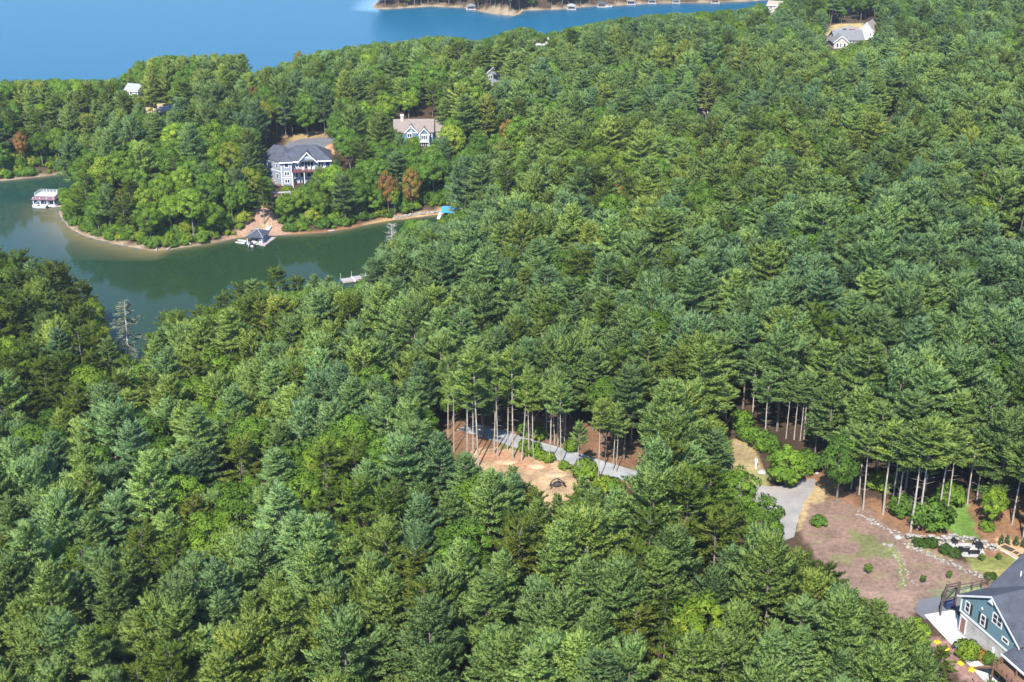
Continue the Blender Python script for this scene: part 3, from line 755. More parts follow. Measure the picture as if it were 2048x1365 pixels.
window(H, (9.8, -1.6, Z0 - 1.9), *FR, 2.0, 1.5, 3, 1, None, .18)
window(H, (5.0, -.3, Z0 + 1.1), *FR, 1.5, 1.2, 2, 1, None, .16)
window(H, (11.9, 0, Z0 + 1.2), *FR, .7, 1.3, 1, 2, None, .16)
MB().box(8.2, 11.4, -2.4, -1.65, Z0 - .75, Z0 - .55).obj('balcony_floor', WHITE, H)
railing(H, [(8.25, -2.35, Z0 - .55), (11.35, -2.35, Z0 - .55)], .95, WHITE, .9, .05)
for xc in (8.3, 11.3): MB().box(xc - .1, xc + .1, -2.4, -2.2, -3, Z0 + 1.9).obj('porch_post', WHITE, H)
ch = MB().box(2.0, 3.0, 4.0, 5.0, Z0 + 4, Z0 + 6.6).obj('chimney', CREAM, H)
MB().box(1.9, 3.1, 3.9, 5.1, Z0 + 6.6, Z0 + 6.8).obj('chimney_cap', WHITE, ch)

# ------------------------------------------------------------------ other houses among the trees
def small_house(name, u, v, w, dep, he, hr, wall, roof, label, axis='x', rz=0.0, z0=14, chim=False, dz=0.0, trim=WHITE):
    x_, y_, z_ = gp(u, v, z0)
    H = empty(name, (x_, y_, z_ + dz), R(rz), label, 'house')
    gable_wall(-w / 2, w / 2, 0, dep, -3, he, hr, axis).obj('wall', wall, H)
    rf = gable_roof(-w / 2, w / 2, 0, dep, he, hr, axis, .4).obj('roof', roof, H)
    k = max(1, int(w // 3.2))
    for i in range(k):
        window(H, (-w / 2 + w * (i + .5) / k, 0, he * .55), *FR, 1.3, 1.4, 2, 1, None, .16)
    for yy in (dep * .3, dep * .7):
        window(H, (w / 2, yy, he * .55), *RT, 1.1, 1.3, 2, 1, None, .16); window(H, (-w / 2, yy, he * .55), *LF, 1.1, 1.3, 2, 1, None, .16)
    door(H, (w * .18, 0, 0), *FR)
    for sx in (-1, 1):
        if axis == 'y': MB().prism([(sx * (w / 2 + .4), -.46, he - .3), (0, -.46, hr + .02), (0, -.46, hr - .35), (sx * (w / 2 + .4), -.46, he - .65)], (0, .05, 0)).obj('rake_board', WHITE, H)
    if axis == 'x': MB().box(-w / 2 - .4, w / 2 + .4, -.5, -.42, he - .62, he - .3).obj('fascia', trim, H)
    if chim:
        c = MB().box(w * .2, w * .2 + .9, dep * .45, dep * .45 + .9, he, hr + 1.1).obj('chimney', STONE, rf)
    return H
METALROOF = plain('pale_metal_roof', (.24, .25, .26), .5, .06, 2)
small_house('white_house', 264, 196, 5.5, 6, 3.0, 4.8, WHITE, METALROOF, 'white house with pale roof peeping from the peninsula treetops on the left', 'x', -18, 10, dz=0)
small_house('terracotta_house', 796, 160, 7.5, 6, 2.6, 4.2, CREAM, TERRA, 'low cream house with terracotta roof among trees near the far lake', 'x', 4, 13, dz=2.5)
small_house('pale_roofed_house', 1079, 104, 8, 6, 2.8, 4.8, plain('brown_siding', (.16, .13, .11), .7), plain('pale_shingles', (.25, .215, .185), .9, .1, 4), 'house with pale roof near the far shore in the upper middle', 'x', 8, 14, dz=.6)
small_house('grey_roofed_house', 991, 176, 7.5, 8, 3, 6.2, GREYS, plain('slate_shingles', (.11, .115, .13), .9, .12, 4), 'dark slate roof half hidden between pines above the beige-roofed house', 'y', 14, 14, dz=2.5)
small_house('brown_roofed_house', 1409, 240, 8, 8, 3, 6.4, plain('brown_siding', (.16, .13, .11), .7), plain('brown_shingles', (.20, .165, .145), .9, .12, 4), 'brownish grey roof half hidden among the plateau trees', 'x', -20, 14, dz=1.0, trim=WOOD_D)
small_house('distant_grey_house', 1698, 22, 6, 7, 3, 4.6, WHITE, ROOF_G, 'small grey-roofed house at the top edge right of the middle', 'x', -10, 18, dz=3)
small_house('tan_house', 1547, 36, 6.5, 5, 3, 4.4, CREAM, plain('tan_shingles', (.25, .205, .16), .9, .1, 4), 'tan roof edge showing at the top, left of the large grey-roofed house', 'x', -25, 16, dz=3)
small_house('white_gabled_house', 1731, 80, 6.4, 9, 3.2, 6.8, WHITE, plain('pinkish_shingles', (.21, .18, .165), .9, .1, 4), 'white gabled house with pale roof at the upper right', 'y', -28, 17, dz=.6)
hx, hy, hzv = gp(1660, 95, 17)
H = empty('grey_roofed_lodge', (hx, hy, hzv), R(4), 'wide grey-roofed lodge with white trim beside the driveway at the upper right', 'house')
gable_wall(2, 14, 0, 9, -2, 3.2, 6.2).obj('wall', CREAM, H); gable_roof(2, 14, 0, 9, 3.2, 6.2, 'x', .5).obj('roof', ROOF_G, H)
gable_wall(.5, 6.5, -3.5, 5, -2, 3.0, 5.4, 'y').obj('wing_wall', CREAM, H); gable_roof(.5, 6.5, -3.5, 6, 3.0, 5.4, 'y', .5).obj('wing_roof', ROOF_G, H)
for sx in (-1, 1): MB().prism([(3.5 + sx * 3.5, -4.06, 2.6), (3.5, -4.06, 5.42), (3.5, -4.06, 5.0), (3.5 + sx * 3.5, -4.06, 2.2)], (0, .05, 0)).obj('rake_board', WHITE, H)
for xc in (2.0, 3.5, 5.0): window(H, (xc, -3.5, 1.4), *FR, 1.0, 1.7, 1, 1, None, .18)
for xc in (8, 10, 12): window(H, (xc, 0, 1.6), *FR, 1.3, 1.4, 2, 1, None, .16)
MB().box(3.4, 3.6, -4.2, -4.0, -2, 3).obj('porch_post', WHITE, H)
def car(u, v, rz, mat, label):
    x_, y_, z_ = gp(u, v, 17)
    c = empty('parked_car', (x_, y_, z_ + .15), R(rz), label, 'car', 'cars parked at the lodge')
    m = MB().prism([(-2.2, -.88, .35), (2.2, -.88, .35), (2.25, -.88, .85), (1.2, -.88, .98), (-2.1, -.88, 1.0)], (0, 1.76, 0)).obj('body', mat, c)
    MB().prism([(-1.9, -.78, .98), (1.0, -.78, .98), (.35, -.7, 1.55), (-1.5, -.7, 1.55)], (0, 1.5, 0)).obj('cabin', GLASS, c)
    MB().box(-1.45, .3, -.72, .72, 1.53, 1.6).obj('roof', mat, c)
    for sx in (-1.4, 1.4):
        for sy in (-.9, .7):
            w = MB().tube((sx, sy, .34), (sx, sy + .2, .34), .34, n=12).obj('wheel', RUBBER, c)
            MB().tube((sx, sy - .01, .34), (sx, sy + .21, .34), .18, n=8).obj('rim', METAL, w)
car(1706, 67, 10, REDPAINT, 'red car parked between the lodge and the white gabled house')
car(1689, 66, 80, DARKPAINT, 'dark car parked behind the lodge roof, left of the red one')
car(1716, 70, 95, DARKPAINT, 'dark car parked right of the red one by the white gable')

# ------------------------------------------------------------------ boathouses, docks and boats on the lake
def piles(m, pts, z0, z1, r=.09):
    for x, y in pts: m.tube((x, y, z0), (x, y, z1), r, n=6)
    return m
def motorboat(name, x, y, rz, L, mat, label, z=0.0):
    b_ = empty(name, (x, y, z), R(rz), label, 'boat')
    w = L * .19; m = MB()
    secs = [(-L / 2, w, .05), (0, w * 1.05, 0), (L * .3, w * .8, 0), (L / 2, .05, .25)]
    k = 0
    for (sx, sw, kz) in secs: m.v += [(sx, -sw, .75 + kz * .6), (sx, -sw * .7, .1 + kz), (sx, 0, -.15 + kz * 1.4), (sx, sw * .7, .1 + kz), (sx, sw, .75 + kz * .6)]
    for i in range(3):
        for j in range(4): m.f.append([i * 5 + j, i * 5 + j + 1, (i + 1) * 5 + j + 1, (i + 1) * 5 + j])
        m.f.append([i * 5, (i + 1) * 5, (i + 1) * 5 + 4, i * 5 + 4])
    m.f.append([0, 4, 3, 2, 1])
    m.obj('hull', mat, b_)
    MB().prism([(L * .08, -w * .7, .74), (L * .2, -w * .5, .74), (L * .02, -w * .6, 1.2), (-.02, -w * .6, 1.2)], (0, w * 1.2, 0)).obj('windscreen', GLASS, b_)
    MB().box(-L * .35, -L * .1, -w * .7, w * .7, .76, 1.0).obj('seat', plain('cream_vinyl', (.6, .56, .5), .6), b_)
    MB().box(-L / 2 - .35, -L / 2, -.2, .2, .1, 1.0).obj('outboard_motor', BLACK, b_)
    return b_

# flat-roofed boathouse on the left
bx, by = px(68, 414, 0)
H = empty('flat_roofed_boathouse', (bx, by, 0), R(-6), 'boathouse with white sun-deck roof and maroon skirt in the left inlet', 'boathouse')
MB().box(-.4, 7.0, -.4, 5.6, .25, .55).obj('floating_deck', WHITE, H)
for xx in (0, 2.2, 4.4, 6.6):
    for yy in (0, 5.2): MB().box(xx - .1, xx + .1, yy - .1, yy + .1, -1.2, 3.0).obj('post', WHITE, H)
MB().box(.1, 6.5, 1.1, 5.3, 2.95, 3.2).obj('sun_deck', WHITE, H)
mm_ = MB(); mm_.slab([(-.5, -.6, 2.45), (7.1, -.6, 2.45), (6.55, 1.1, 3.18), (.05, 1.1, 3.18)], .08); mm_.slab([(-.5, -.6, 2.45), (.05, 1.1, 3.18), (.05, 5.4, 3.18), (-.5, 6, 2.45)], .08); mm_.slab([(7.1, -.6, 2.45), (7.1, 6, 2.45), (6.55, 5.4, 3.18), (6.55, 1.1, 3.18)], .08)
mm_.obj('roof_skirt', ROOF_M, H)
railing(H, [(.15, 1.2, 3.2), (.15, 5.25, 3.2), (6.45, 5.25, 3.2), (6.45, 1.2, 3.2)], .95, WHITE, 1.1, .05)
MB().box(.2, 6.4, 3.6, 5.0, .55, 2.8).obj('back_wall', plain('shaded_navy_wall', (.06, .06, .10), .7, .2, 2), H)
for xx in (1.2, 2.6, 4.0): MB().box(xx, xx + .5, 1.4, 1.9, .55, 1.3).obj('seat', WHITE, H)
gw = empty('gangway', (bx + 6.6, by + 2.0, .5), R(14), 'white railed gangway from the flat-roofed boathouse to the wooded shore', 'gangway')
MB().hull8([(0, 0, -.1), (8.5, 0, .9), (8.5, 1.2, .9), (0, 1.2, -.1), (0, 0, .02), (8.5, 0, 1.02), (8.5, 1.2, 1.02), (0, 1.2, .02)]).obj('walk_boards', WOOD_G, gw)
railing(gw, [(0, .05, 0), (8.5, .05, 1.0)], .9, WHITE, 1.4, .04); railing(gw, [(0, 1.15, 0), (8.5, 1.15, 1.0)], .9, WHITE, 1.4, .04)
motorboat('motorboat', bx + 2.2, by - 1.4, 172, 4.6, WHITE, 'white motorboat moored before the flat-roofed boathouse', 0)
sw = tag(MB().box(-1.6, 1.6, -.5, .5, .1, .35).obj('swim_raft', WOOD_G), 'wooden raft at the right corner of the flat-roofed boathouse', 'raft'); sw.location = (bx + 7.2, by - .4, 0); sw.rotation_euler = (0, 0, R(28))

# hip-roofed boathouse under the bare bank
bx, by = px(494, 490, 0)
H = empty('hip_roofed_boathouse', (bx, by, 0), R(-9), 'boathouse with dark hipped roof moored below the bare bank', 'boathouse')
MB().box(-.2, 4.8, -.2, 6.4, .2, .45).obj('floating_deck', WOOD_G, H)
for xx in (.15, 4.45):
    for yy in (.1, 3.1, 6.1): MB().box(xx - .09, xx + .09, yy - .09, yy + .09, -1.2, 2.4).obj('post', WHITE, H)
hip_roof(0, 4.6, 0, 6.2, 2.4, 3.9, 2.3, 2.3, .35, .14).obj('roof', ROOF_D, H)
rd = MB()
for a in ((-.35, -.35, 2.42), (4.95, -.35, 2.42), (-.35, 6.55, 2.42), (4.95, 6.55, 2.42)): rd.tube(a, (2.3, 3.1, 3.93), .06, n=4)
rd.obj('hip_ridges', plain('light_flashing', (.4, .42, .46), .6), H)
MB().box(1.0, 4.2, 3.4, 6.0, .45, 2.3).obj('store_room', GREYS, H)
MB().box(3.2, 4.3, 1.0, 2.6, .45, 1.5).obj('locker', WHITE, H)
fd_ = tag(MB().box(-.9, .9, -3.6, 3.6, .05, .42).obj('floating_dock', WOOD_G), 'narrow pale floating dock on the right of the hip-roofed boathouse', 'dock')
fx, fy = px(536, 485, 0); fd_.location = (fx, fy, 0); fd_.rotation_euler = (0, 0, R(-16))
motorboat('motorboat', bx + 1.6, by - .9, 250, 4.2, WHITE, 'white motorboat in the mouth of the hip-roofed boathouse', 0)
tu_ = empty('towing_tube', (bx + 1.9, by - 2.6, .15), 0, 'black ring-shaped towing tube behind the motorboat at the hip-roofed boathouse', 'inflatable')
rg_ = MB()
for i in range(14):
    a, b_ = 2 * math.pi * i / 14, 2 * math.pi * (i + 1) / 14
    rg_.tube((.75 * math.cos(a), .25 * math.sin(a), .3 + .6 * math.sin(a)), (.75 * math.cos(b_), .25 * math.sin(b_), .3 + .6 * math.sin(b_)), .22, n=7)
rg_.obj('ring', RUBBER, tu_); MB().blob((0, -.05, .3), (.4, .15, .35), 3, 2, .03).obj('centre', WHITE, tu_)
for i, (u, v, lab) in enumerate([(485, 483, 'upper of two white lift floats left of the hip-roofed boathouse'), (481, 487, 'lower of two white lift floats left of the hip-roofed boathouse')]):
    fx, fy = px(u, v, 0); o = MB().prism([(-1.3, -.28, 0), (1.2, -.28, 0), (1.6, -.2, .22), (-1.3, -.28, .42)], (0, .5, 0)).obj('lift_float', WHITE); o.location = (fx, fy, .02); o.rotation_euler = (0, 0, R(164 if i else 156)); tag(o, lab, 'float', 'white lift floats')
fx, fy = px(530, 470, 0); ex, ey, ez = gp(540, 456, 2)
gw = empty('gangway', (fx, fy, .3), 0, 'steep white gangway from the hip-roofed boathouse up the bank', 'gangway')
dx, dy, dz = ex - fx, ey - fy, ez + .4 - .3; ln_ = math.hypot(dx, dy); nx_, ny_ = -dy / ln_ * .6, dx / ln_ * .6
MB().hull8([(-nx_, -ny_, 0), (nx_, ny_, 0), (dx + nx_, dy + ny_, dz), (dx - nx_, dy - ny_, dz), (-nx_, -ny_, .12), (nx_, ny_, .12), (dx + nx_, dy + ny_, dz + .12), (dx - nx_, dy - ny_, dz + .12)]).obj('walk_boards', WHITE, gw)
for s in (-1, 1): railing(gw, [(s * nx_, s * ny_, .1), (dx + s * nx_, dy + s * ny_, dz + .1)], .9, WHITE, 1.6, .03)

# dock on the near shore and the blue-roofed slip
cx_, cy_ = px(710, 561, 0)
H = empty('floating_platform', (cx_, cy_, 0), R(24), 'weathered pinkish floating dock half hidden by near-shore trees', 'dock')
MB().box(-3.6, -.4, -1.3, 1.3, .1, .5).obj('outer_deck', WOOD_G, H); MB().box(-.38, 3.6, -1.0, 1.6, .1, .55).obj('inner_deck', WOOD_G, H)
MB().box(-.6, -.3, -1.6, 1.7, .12, .62).obj('edge_beam', WHITE, H)
for q in ((-3.5, 1.35), (-.3, 1.8), (3.5, 1.7)): MB().tube((q[0], q[1], -2), (q[0], q[1], 2.0), .09).obj('pile', METAL, H)
cx_, cy_ = px(881, 436, 0)
H = empty('blue_roofed_slip', (cx_, cy_, 0), R(-4), 'boat slip with bright blue canvas roof at the head of the cove', 'boat slip')
MB().prism([(.2, -.4, 1.7), (4.6, -.4, 1.7), (4.6, 2.6, 2.7), (.2, 2.6, 2.7)], (0, 0, .1)).obj('canvas_roof', BLUE, H)
MB().prism([(.2, 2.6, 2.7), (4.6, 2.6, 2.7), (4.6, 5.6, 1.7), (.2, 5.6, 1.7)], (0, 0, .1)).obj('rear_canvas', BLUE, H)
for q in ((.3, -.3), (4.5, -.3), (.3, 5.5), (4.5, 5.5), (.3, 2.6), (4.5, 2.6)): MB().tube((q[0], q[1], -1.5), (q[0], q[1], 1.75 if q[1] != 2.6 else 2.7), .06).obj('post', METAL, H)
MB().box(-.9, .1, -1.6, 5.6, .05, .4).obj('side_float', WHITE, H)

# far boathouses
def far_boathouse(u, v, rf, label, w=4.4, rz=0.0):
    x_, y_ = px(u, v, 0)
    H = empty('far_boathouse', (x_, y_, 0), R(rz), label, 'boathouse', 'boathouses along the far shore')
    MB().box(-w / 2 - .5, w / 2 + .5, -.5, 5.5, .15, .55).obj('floating_deck', WOOD_G, H)
    hip_roof(-w / 2, w / 2, 0, 5, 2.3, 3.3, -w * .15, w * .15, .4, .2).obj('roof', rf, H)
    for sx in (-1, 1):
        for yy in (.2, 4.8): MB().box(sx * (w / 2 - .1) - .1, sx * (w / 2 - .1) + .1, yy - .1, yy + .1, -1, 2.3).obj('post', WHITE, H)
    MB().prism([(-w * .3, 1, .55), (w * .3, 1, .55), (w * .36, 1, 1.2), (-w * .36, 1, 1.2)], (0, 3.2, 0)).obj('moored_hull', METALROOF, H)
far_boathouse(942, 21, ROOF_G, 'grey-roofed boathouse at the tip of the far point', 4.5)
far_boathouse(1143, 21, METALROOF, 'white boathouse left-most along the far right shore', 4.2)
far_boathouse(1204, 16, ROOF_D, 'dark-roofed boathouse second along the far right shore', 4.6)
far_boathouse(1262, 11, ROOF_B, 'brownish-roofed boathouse third along the far right shore', 4.4)
far_boathouse(1304, 8.5, METALROOF, 'pale boathouse fourth along the far right shore', 3.8)
far_boathouse(1352, 8, WHITE, 'white-roofed boathouse fifth along the far right shore', 3.8)
far_boathouse(1430, 8, plain('red_metal', (.45, .07, .05), .5), 'red-roofed boathouse at the right end of the far shore', 4.4)
x_, y_ = px(1217, 15, 0); motorboat('motorboat', x_, y_, 10, 4.5, WHITE, 'white boat beside the dark-roofed far boathouse')
x_, y_ = px(965, 17, 0)
o = tag(MB().box(-4.5, 4.5, -.8, .8, .3, .6).obj('far_jetty', WOOD_G), 'grey jetty running right from the far point boathouse', 'jetty'); o.location = (x_, y_ + 3, 0); o.rotation_euler = (0, 0, R(8))

# boardwalk on the bank, shore wall, driftwood
bwk = [Vector(gp(u, v, 6)) for u, v in ((524, 408), (545, 410), (565, 412), (600, 408))]
o = empty('boardwalk', bwk[0], 0, 'grey raised boardwalk on posts across the bank below the grey lake house', 'boardwalk')
for i, (a, b_) in enumerate(zip(bwk[:-1], bwk[1:])):
    a, b_ = a - bwk[0], b_ - bwk[0]; a.z = b_.z = 3.6
    MB().hull8([(a.x, a.y - .6, 3.5), (b_.x, b_.y - .6, 3.5), (b_.x, b_.y + .6, 3.5), (a.x, a.y + .6, 3.5), (a.x, a.y - .6, 3.62), (b_.x, b_.y - .6, 3.62), (b_.x, b_.y + .6, 3.62), (a.x, a.y + .6, 3.62)]).obj('walk_boards', WOOD_G, o)
    for t in (0, .5): q = a + (b_ - a) * t; MB().tube((q.x, q.y - .5, -3), (q.x, q.y - .5, 3.5), .12).obj('post', WOOD_G, o)
def stone_row(name, line, label, cat, size=(.28, .5), gap=.42, mat=STONE_L, rows=1, wide=.35, h=.5, seed=1, z0=18):
    p = [np.array(gp(*q, z0)) for q in line]
    rgx = random.Random(seed); m = MB(); k = 0
    for a, b_ in zip(p[:-1], p[1:]):
        L = np.linalg.norm((b_ - a)[:2]); nst = max(1, int(L / gap))
        nn = np.array((-(b_ - a)[1], (b_ - a)[0], 0)) / (L + 1e-6)
        for i in range(nst):
            for r_ in range(rows):
                c = a + (b_ - a) * ((i + rgx.random() * .6) / nst) + nn * rgx.uniform(-wide, wide)
                s = rgx.uniform(*size); k += 1
                m.blob((c[0] - p[0][0], c[1] - p[0][1], hz(c[0], c[1]) - p[0][2] + s * .15 + (r_ * h * .45 if rows > 1 else 0)), (s * rgx.uniform(.8, 1.5), s * rgx.uniform(.7, 1.2), s * rgx.uniform(.45, .7)), k, 1, .22)
    e = empty(name, tuple(p[0]), 0, label, cat)
    o = m.obj('stones', mat, e); o['kind'] = 'stuff'
    return e
stone_row('shore_wall', [(792, 437), (830, 430), (868, 426), (882, 424)], 'low pale stone wall along the shore left of the blue-roofed slip', 'stone wall', (.35, .6), .5, STONE_L, 2, .25, .5, 5, 1)
stone_row('shore_wall', [(912, 421), (930, 417), (948, 409)], 'low pale stone wall along the shore right of the blue-roofed slip', 'stone wall', (.35, .6), .5, STONE_L, 2, .25, .5, 6, 1)
for i, (u, v, L, rz, lab) in enumerate([(344, 496, 4.2, 62, 'grey fallen trunk slanting into the water at the peninsula tip'), (378, 486, 3.4, 118, 'pale driftwood log on the beach right of the tip'), (386, 473, 4.0, 100, 'driftwood limb lying up the beach right of the tip'), (314, 499, 3.0, 95, 'short driftwood stump at the water line'), (663, 464, 2.6, -35, 'small pale log at the clay shore'), (362, 478, 3.4, 20, 'fallen branch lying along the beach under the trees'), (215, 478, 3.0, 160, 'log on the sandy spit'), (190, 470, 2.4, 30, 'short log on the sandy spit')]):
    x_, y_, z_ = gp(u, v, .5)
    m = MB(); m.tube((-L / 2, 0, .15), (0, .12, .28), .2, .16, 7); m.tube((0, .12, .28), (L / 2, 0, .5), .16, .05, 7); m.tube((L * .1, .1, .3), (L * .3, .6, .9), .07, .02, 5); m.tube((-L * .2, .05, .2), (-L * .05, -.5, .6), .06, .02, 5)
    o = m.obj('driftwood_log', DEAD); o.location = (x_, y_, z_); o.rotation_euler = (0, 0, R(rz)); tag(o, lab, 'log', 'driftwood on the peninsula beach')

# ------------------------------------------------------------------ sandy clearing and road furniture
x_, y_, z_ = gp(1115, 975)
fr = empty('black_frame', (x_, y_, z_), R(10), 'black arched frame with a dark cover standing on the sand', 'frame')
hp = [(-1.15, 0, 0), (-.95, 0, .75), (-.45, 0, 1.2), (.1, 0, 1.32), (.55, 0, 1.0), (1.0, 0, .6), (1.3, 0, .35)]
for k_, oy in ((0, -.35), (1, .5)):
    m = MB()
    for a, b_ in zip(hp[:-1], hp[1:]): m.tube((a[0], oy, a[2]), (b_[0], oy, b_[2]), .09, n=6)
    m.tube((1.3, oy, .35), (1.1, oy, 0), .07, n=6)
    m.obj('hoop', BLACK, fr)
for a in (hp[1], hp[3], hp[5]): MB().tube((a[0], -.35, a[2]), (a[0], .5, a[2]), .06, n=5).obj('cross_bar', BLACK, fr)
m = MB(); m.blob((-.1, .05, .55), (.62, .4, .5), 5, 2, .12); m.obj('dark_cover', plain('charcoal_tarp', (.05, .05, .06), .7, .3, 3), fr)
for i, (u, v, sx, sy, sz, lab) in enumerate([(1073, 933, 2.0, 1.2, .7, 'pale heap of sand on the upper part of the clearing'), (1112, 950, 2.4, 1.1, .5, 'low sand ridge above the black frame'), (1015, 925, 2.6, 1.2, .45, 'low reddish sand ridge on the left of the clearing')]):
    x_, y_, z_ = gp(u, v); m = MB(); m.blob((0, 0, 0), (sx * .8, sy * .8, sz * .6), 20 + i, 3, .09)
    o = m.obj('sand_heap', plain('heaped_sand', (.36, .24, .15), .95, .25, 2, bump=.5)); o.location = (x_, y_, z_ - .05); tag(o, lab, 'sand heap', 'heaps on the clearing')
x_, y_, z_ = gp(1511, 938)
ub = empty('utility_post', (x_, y_, z_), .2, 'white utility post on the sandy verge above the cul-de-sac', 'post')
MB().box(-.12, .12, -.12, .12, -.2, 1.5).obj('post', WHITE, ub); MB().box(-.2, .2, -.2, .2, 1.2, 1.7).obj('cap', WHITE, ub)
for i, (u, v, s, lab) in enumerate([(1524, 948, .75, 'whitish boulder on the verge beside the round tree'), (1634, 948, .3, 'small white stone at the end of the cul-de-sac'), (1513, 956, .3, 'small stone at the verge edge'), (1796, 1078, .55, 'upright white flagstone at the left end of the terrace wall')]):
    x_, y_, z_ = gp(u, v); m = MB(); m.blob((0, 0, s * .3), (s, s * .8, s * .65), 40 + i, 2, .13)
    o = m.obj('boulder', plain('white_rock', (.30, .285, .26), .9, .12, 3, bump=.3)); o.location = (x_, y_, z_); tag(o, lab, 'boulder')
x_, y_, z_ = gp(1549, 1022)
mh = tag(MB().tube((0, 0, 0), (0, 0, .03), .55, n=20).obj('manhole_cover', plain('cast_iron', (.17, .15, .14), .6, .3, 6)), 'round manhole cover in the middle of the cul-de-sac', 'manhole cover'); mh.location = (x_, y_, z_ + .07)

# ------------------------------------------------------------------ terraced garden
stone_row('stone_edging', [(1712, 1024), (1735, 1040), (1760, 1054), (1790, 1068), (1812, 1078)], 'row of pale stones between pine straw and brown yard', 'stone edging', (.14, .3), .5, STONE_L, 2, .5, .3, 1)
stone_row('terrace_wall', [(1814, 1078), (1840, 1082), (1865, 1085), (1890, 1084), (1912, 1081), (1935, 1082), (1955, 1088), (1972, 1096), (1990, 1104)], 'curved dry-stone wall behind the fire pit terrace', 'stone wall', (.2, .42), .36, STONE_L, 3, .45, .8, 2)
stone_row('terrace_wall', [(1864, 1092), (1880, 1096), (1896, 1100)], 'short stepped stone wall left of the fire pit terrace', 'stone wall', (.2, .4), .4, STONE_L, 3, .4, .7, 9)
stone_row('stone_edging', [(1808, 1088), (1835, 1100), (1862, 1112), (1888, 1122), (1912, 1134), (1935, 1144), (1958, 1153), (1985, 1163)], 'long row of pale stones along the lower side of the garden bed', 'stone edging', (.13, .3), .42, STONE_L, 2, .5, .35, 3)
stone_row('stone_edging', [(1772, 1088), (1790, 1108), (1800, 1130), (1802, 1150), (1806, 1166), (1818, 1176)], 'left line of stones along the grassy path across the yard', 'stone edging', (.1, .22), .6, STONE_L, 1, .2, .3, 4)
stone_row('stone_edging', [(1786, 1088), (1804, 1110), (1811, 1132), (1814, 1152), (1824, 1166), (1842, 1175)], 'right line of stones along the grassy path across the yard', 'stone edging', (.1, .22), .6, STONE_L, 1, .2, .3, 7)
for i, (u, v, s, lab) in enumerate([(1780, 1094, .5, 'pale rock beside the grass patch in the yard'), (1768, 1090, .35, 'smaller rock left of the pale one in the yard')]):
    x_, y_, z_ = gp(u, v); m = MB(); m.blob((0, 0, s * .3), (s, s * .8, s * .6), 60 + i, 2, .15); o = m.obj('boulder', STONE_L); o.location = (x_, y_, z_); tag(o, lab, 'boulder')
x_, y_, z_ = gp(1935, 1098)
fp = empty('fire_pit', (x_, y_, z_), 0, 'round grey stone fire pit in the middle of the white terrace', 'fire pit')
m = MB()
for i in range(14):
    a = 2 * math.pi * i / 14; m.blob((.62 * math.cos(a), .62 * math.sin(a), .18), (.19, .19, .2), i, 1, .12)
m.obj('stone_ring', STONE, fp)['kind'] = 'stuff'
MB().tube((0, 0, 0), (0, 0, .22), .55, n=16).obj('ash_bed', plain('grey_ash', (.13, .125, .14), .95, .3, 5), fp)
def bench(u, v, rz, w, label):
    x_, y_, z_ = gp(u, v)
    b_ = empty('garden_chair' if w < 1.2 else 'garden_bench', (x_, y_, z_ + .05), R(rz), label, 'seat', 'dark seats round the fire pit')
    MB().box(-w / 2, w / 2, -.28, .28, .38, .46).obj('seat', BLACK, b_); MB().hull8([(-w / 2, .24, .46), (w / 2, .24, .46), (w / 2, .32, .46), (-w / 2, .32, .46), (-w / 2, .36, .98), (w / 2, .36, .98), (w / 2, .44, .98), (-w / 2, .44, .98)]).obj('backrest', BLACK, b_)
    for sx in (-1, 1):
        MB().box(sx * (w / 2 - .05) - .05, sx * (w / 2 - .05) + .05, -.28, .34, .46, .68).obj('armrest', BLACK, b_)
        for sy in (-1, 1): MB().box(sx * (w / 2 - .06) - .05, sx * (w / 2 - .06) + .05, sy * .22 - .05, sy * .22 + .05, 0, .38).obj('leg', BLACK, b_)
bench(1921, 1103, 160, .7, 'small dark chair left of the fire pit'); bench(1930, 1106, 172, 1.0, 'dark chair in front of the fire pit'); bench(1947, 1110, 178, 1.5, 'long dark bench in front of the fire pit')
bench(1951, 1092, -40, .8, 'dark chair behind the fire pit on the right'); bench(1957, 1099, -75, .8, 'dark chair at the right end of the terrace'); bench(1910, 1089, 40, .6, 'little dark seat by the curved wall')
for i, (u, v, lab) in enumerate([(2021, 1103, 'wooden raised bed nearest the fire pit terrace'), (2043, 1116, 'wooden raised bed at the right edge')]):
    x_, y_, z_ = gp(u, v)
    b_ = empty('raised_bed', (x_, y_, z_), R(-52), lab, 'raised bed', 'raised garden beds')
    for xa, xb, ya, yb in ((-1.5, 1.5, -.75, -.65), (-1.5, 1.5, .65, .75), (-1.5, -1.4, -.65, .65), (1.4, 1.5, -.65, .65)): MB().box(xa, xb, ya, yb, -.1, .35).obj('board', plain('new_pine_boards', (.45, .31, .18), .8, .15, 4), b_)
    MB().box(-1.39, 1.39, -.64, .64, -.1, .24).obj('soil', plain('dark_soil', (.06, .045, .03), .95, .3, 6, bump=.5), b_)

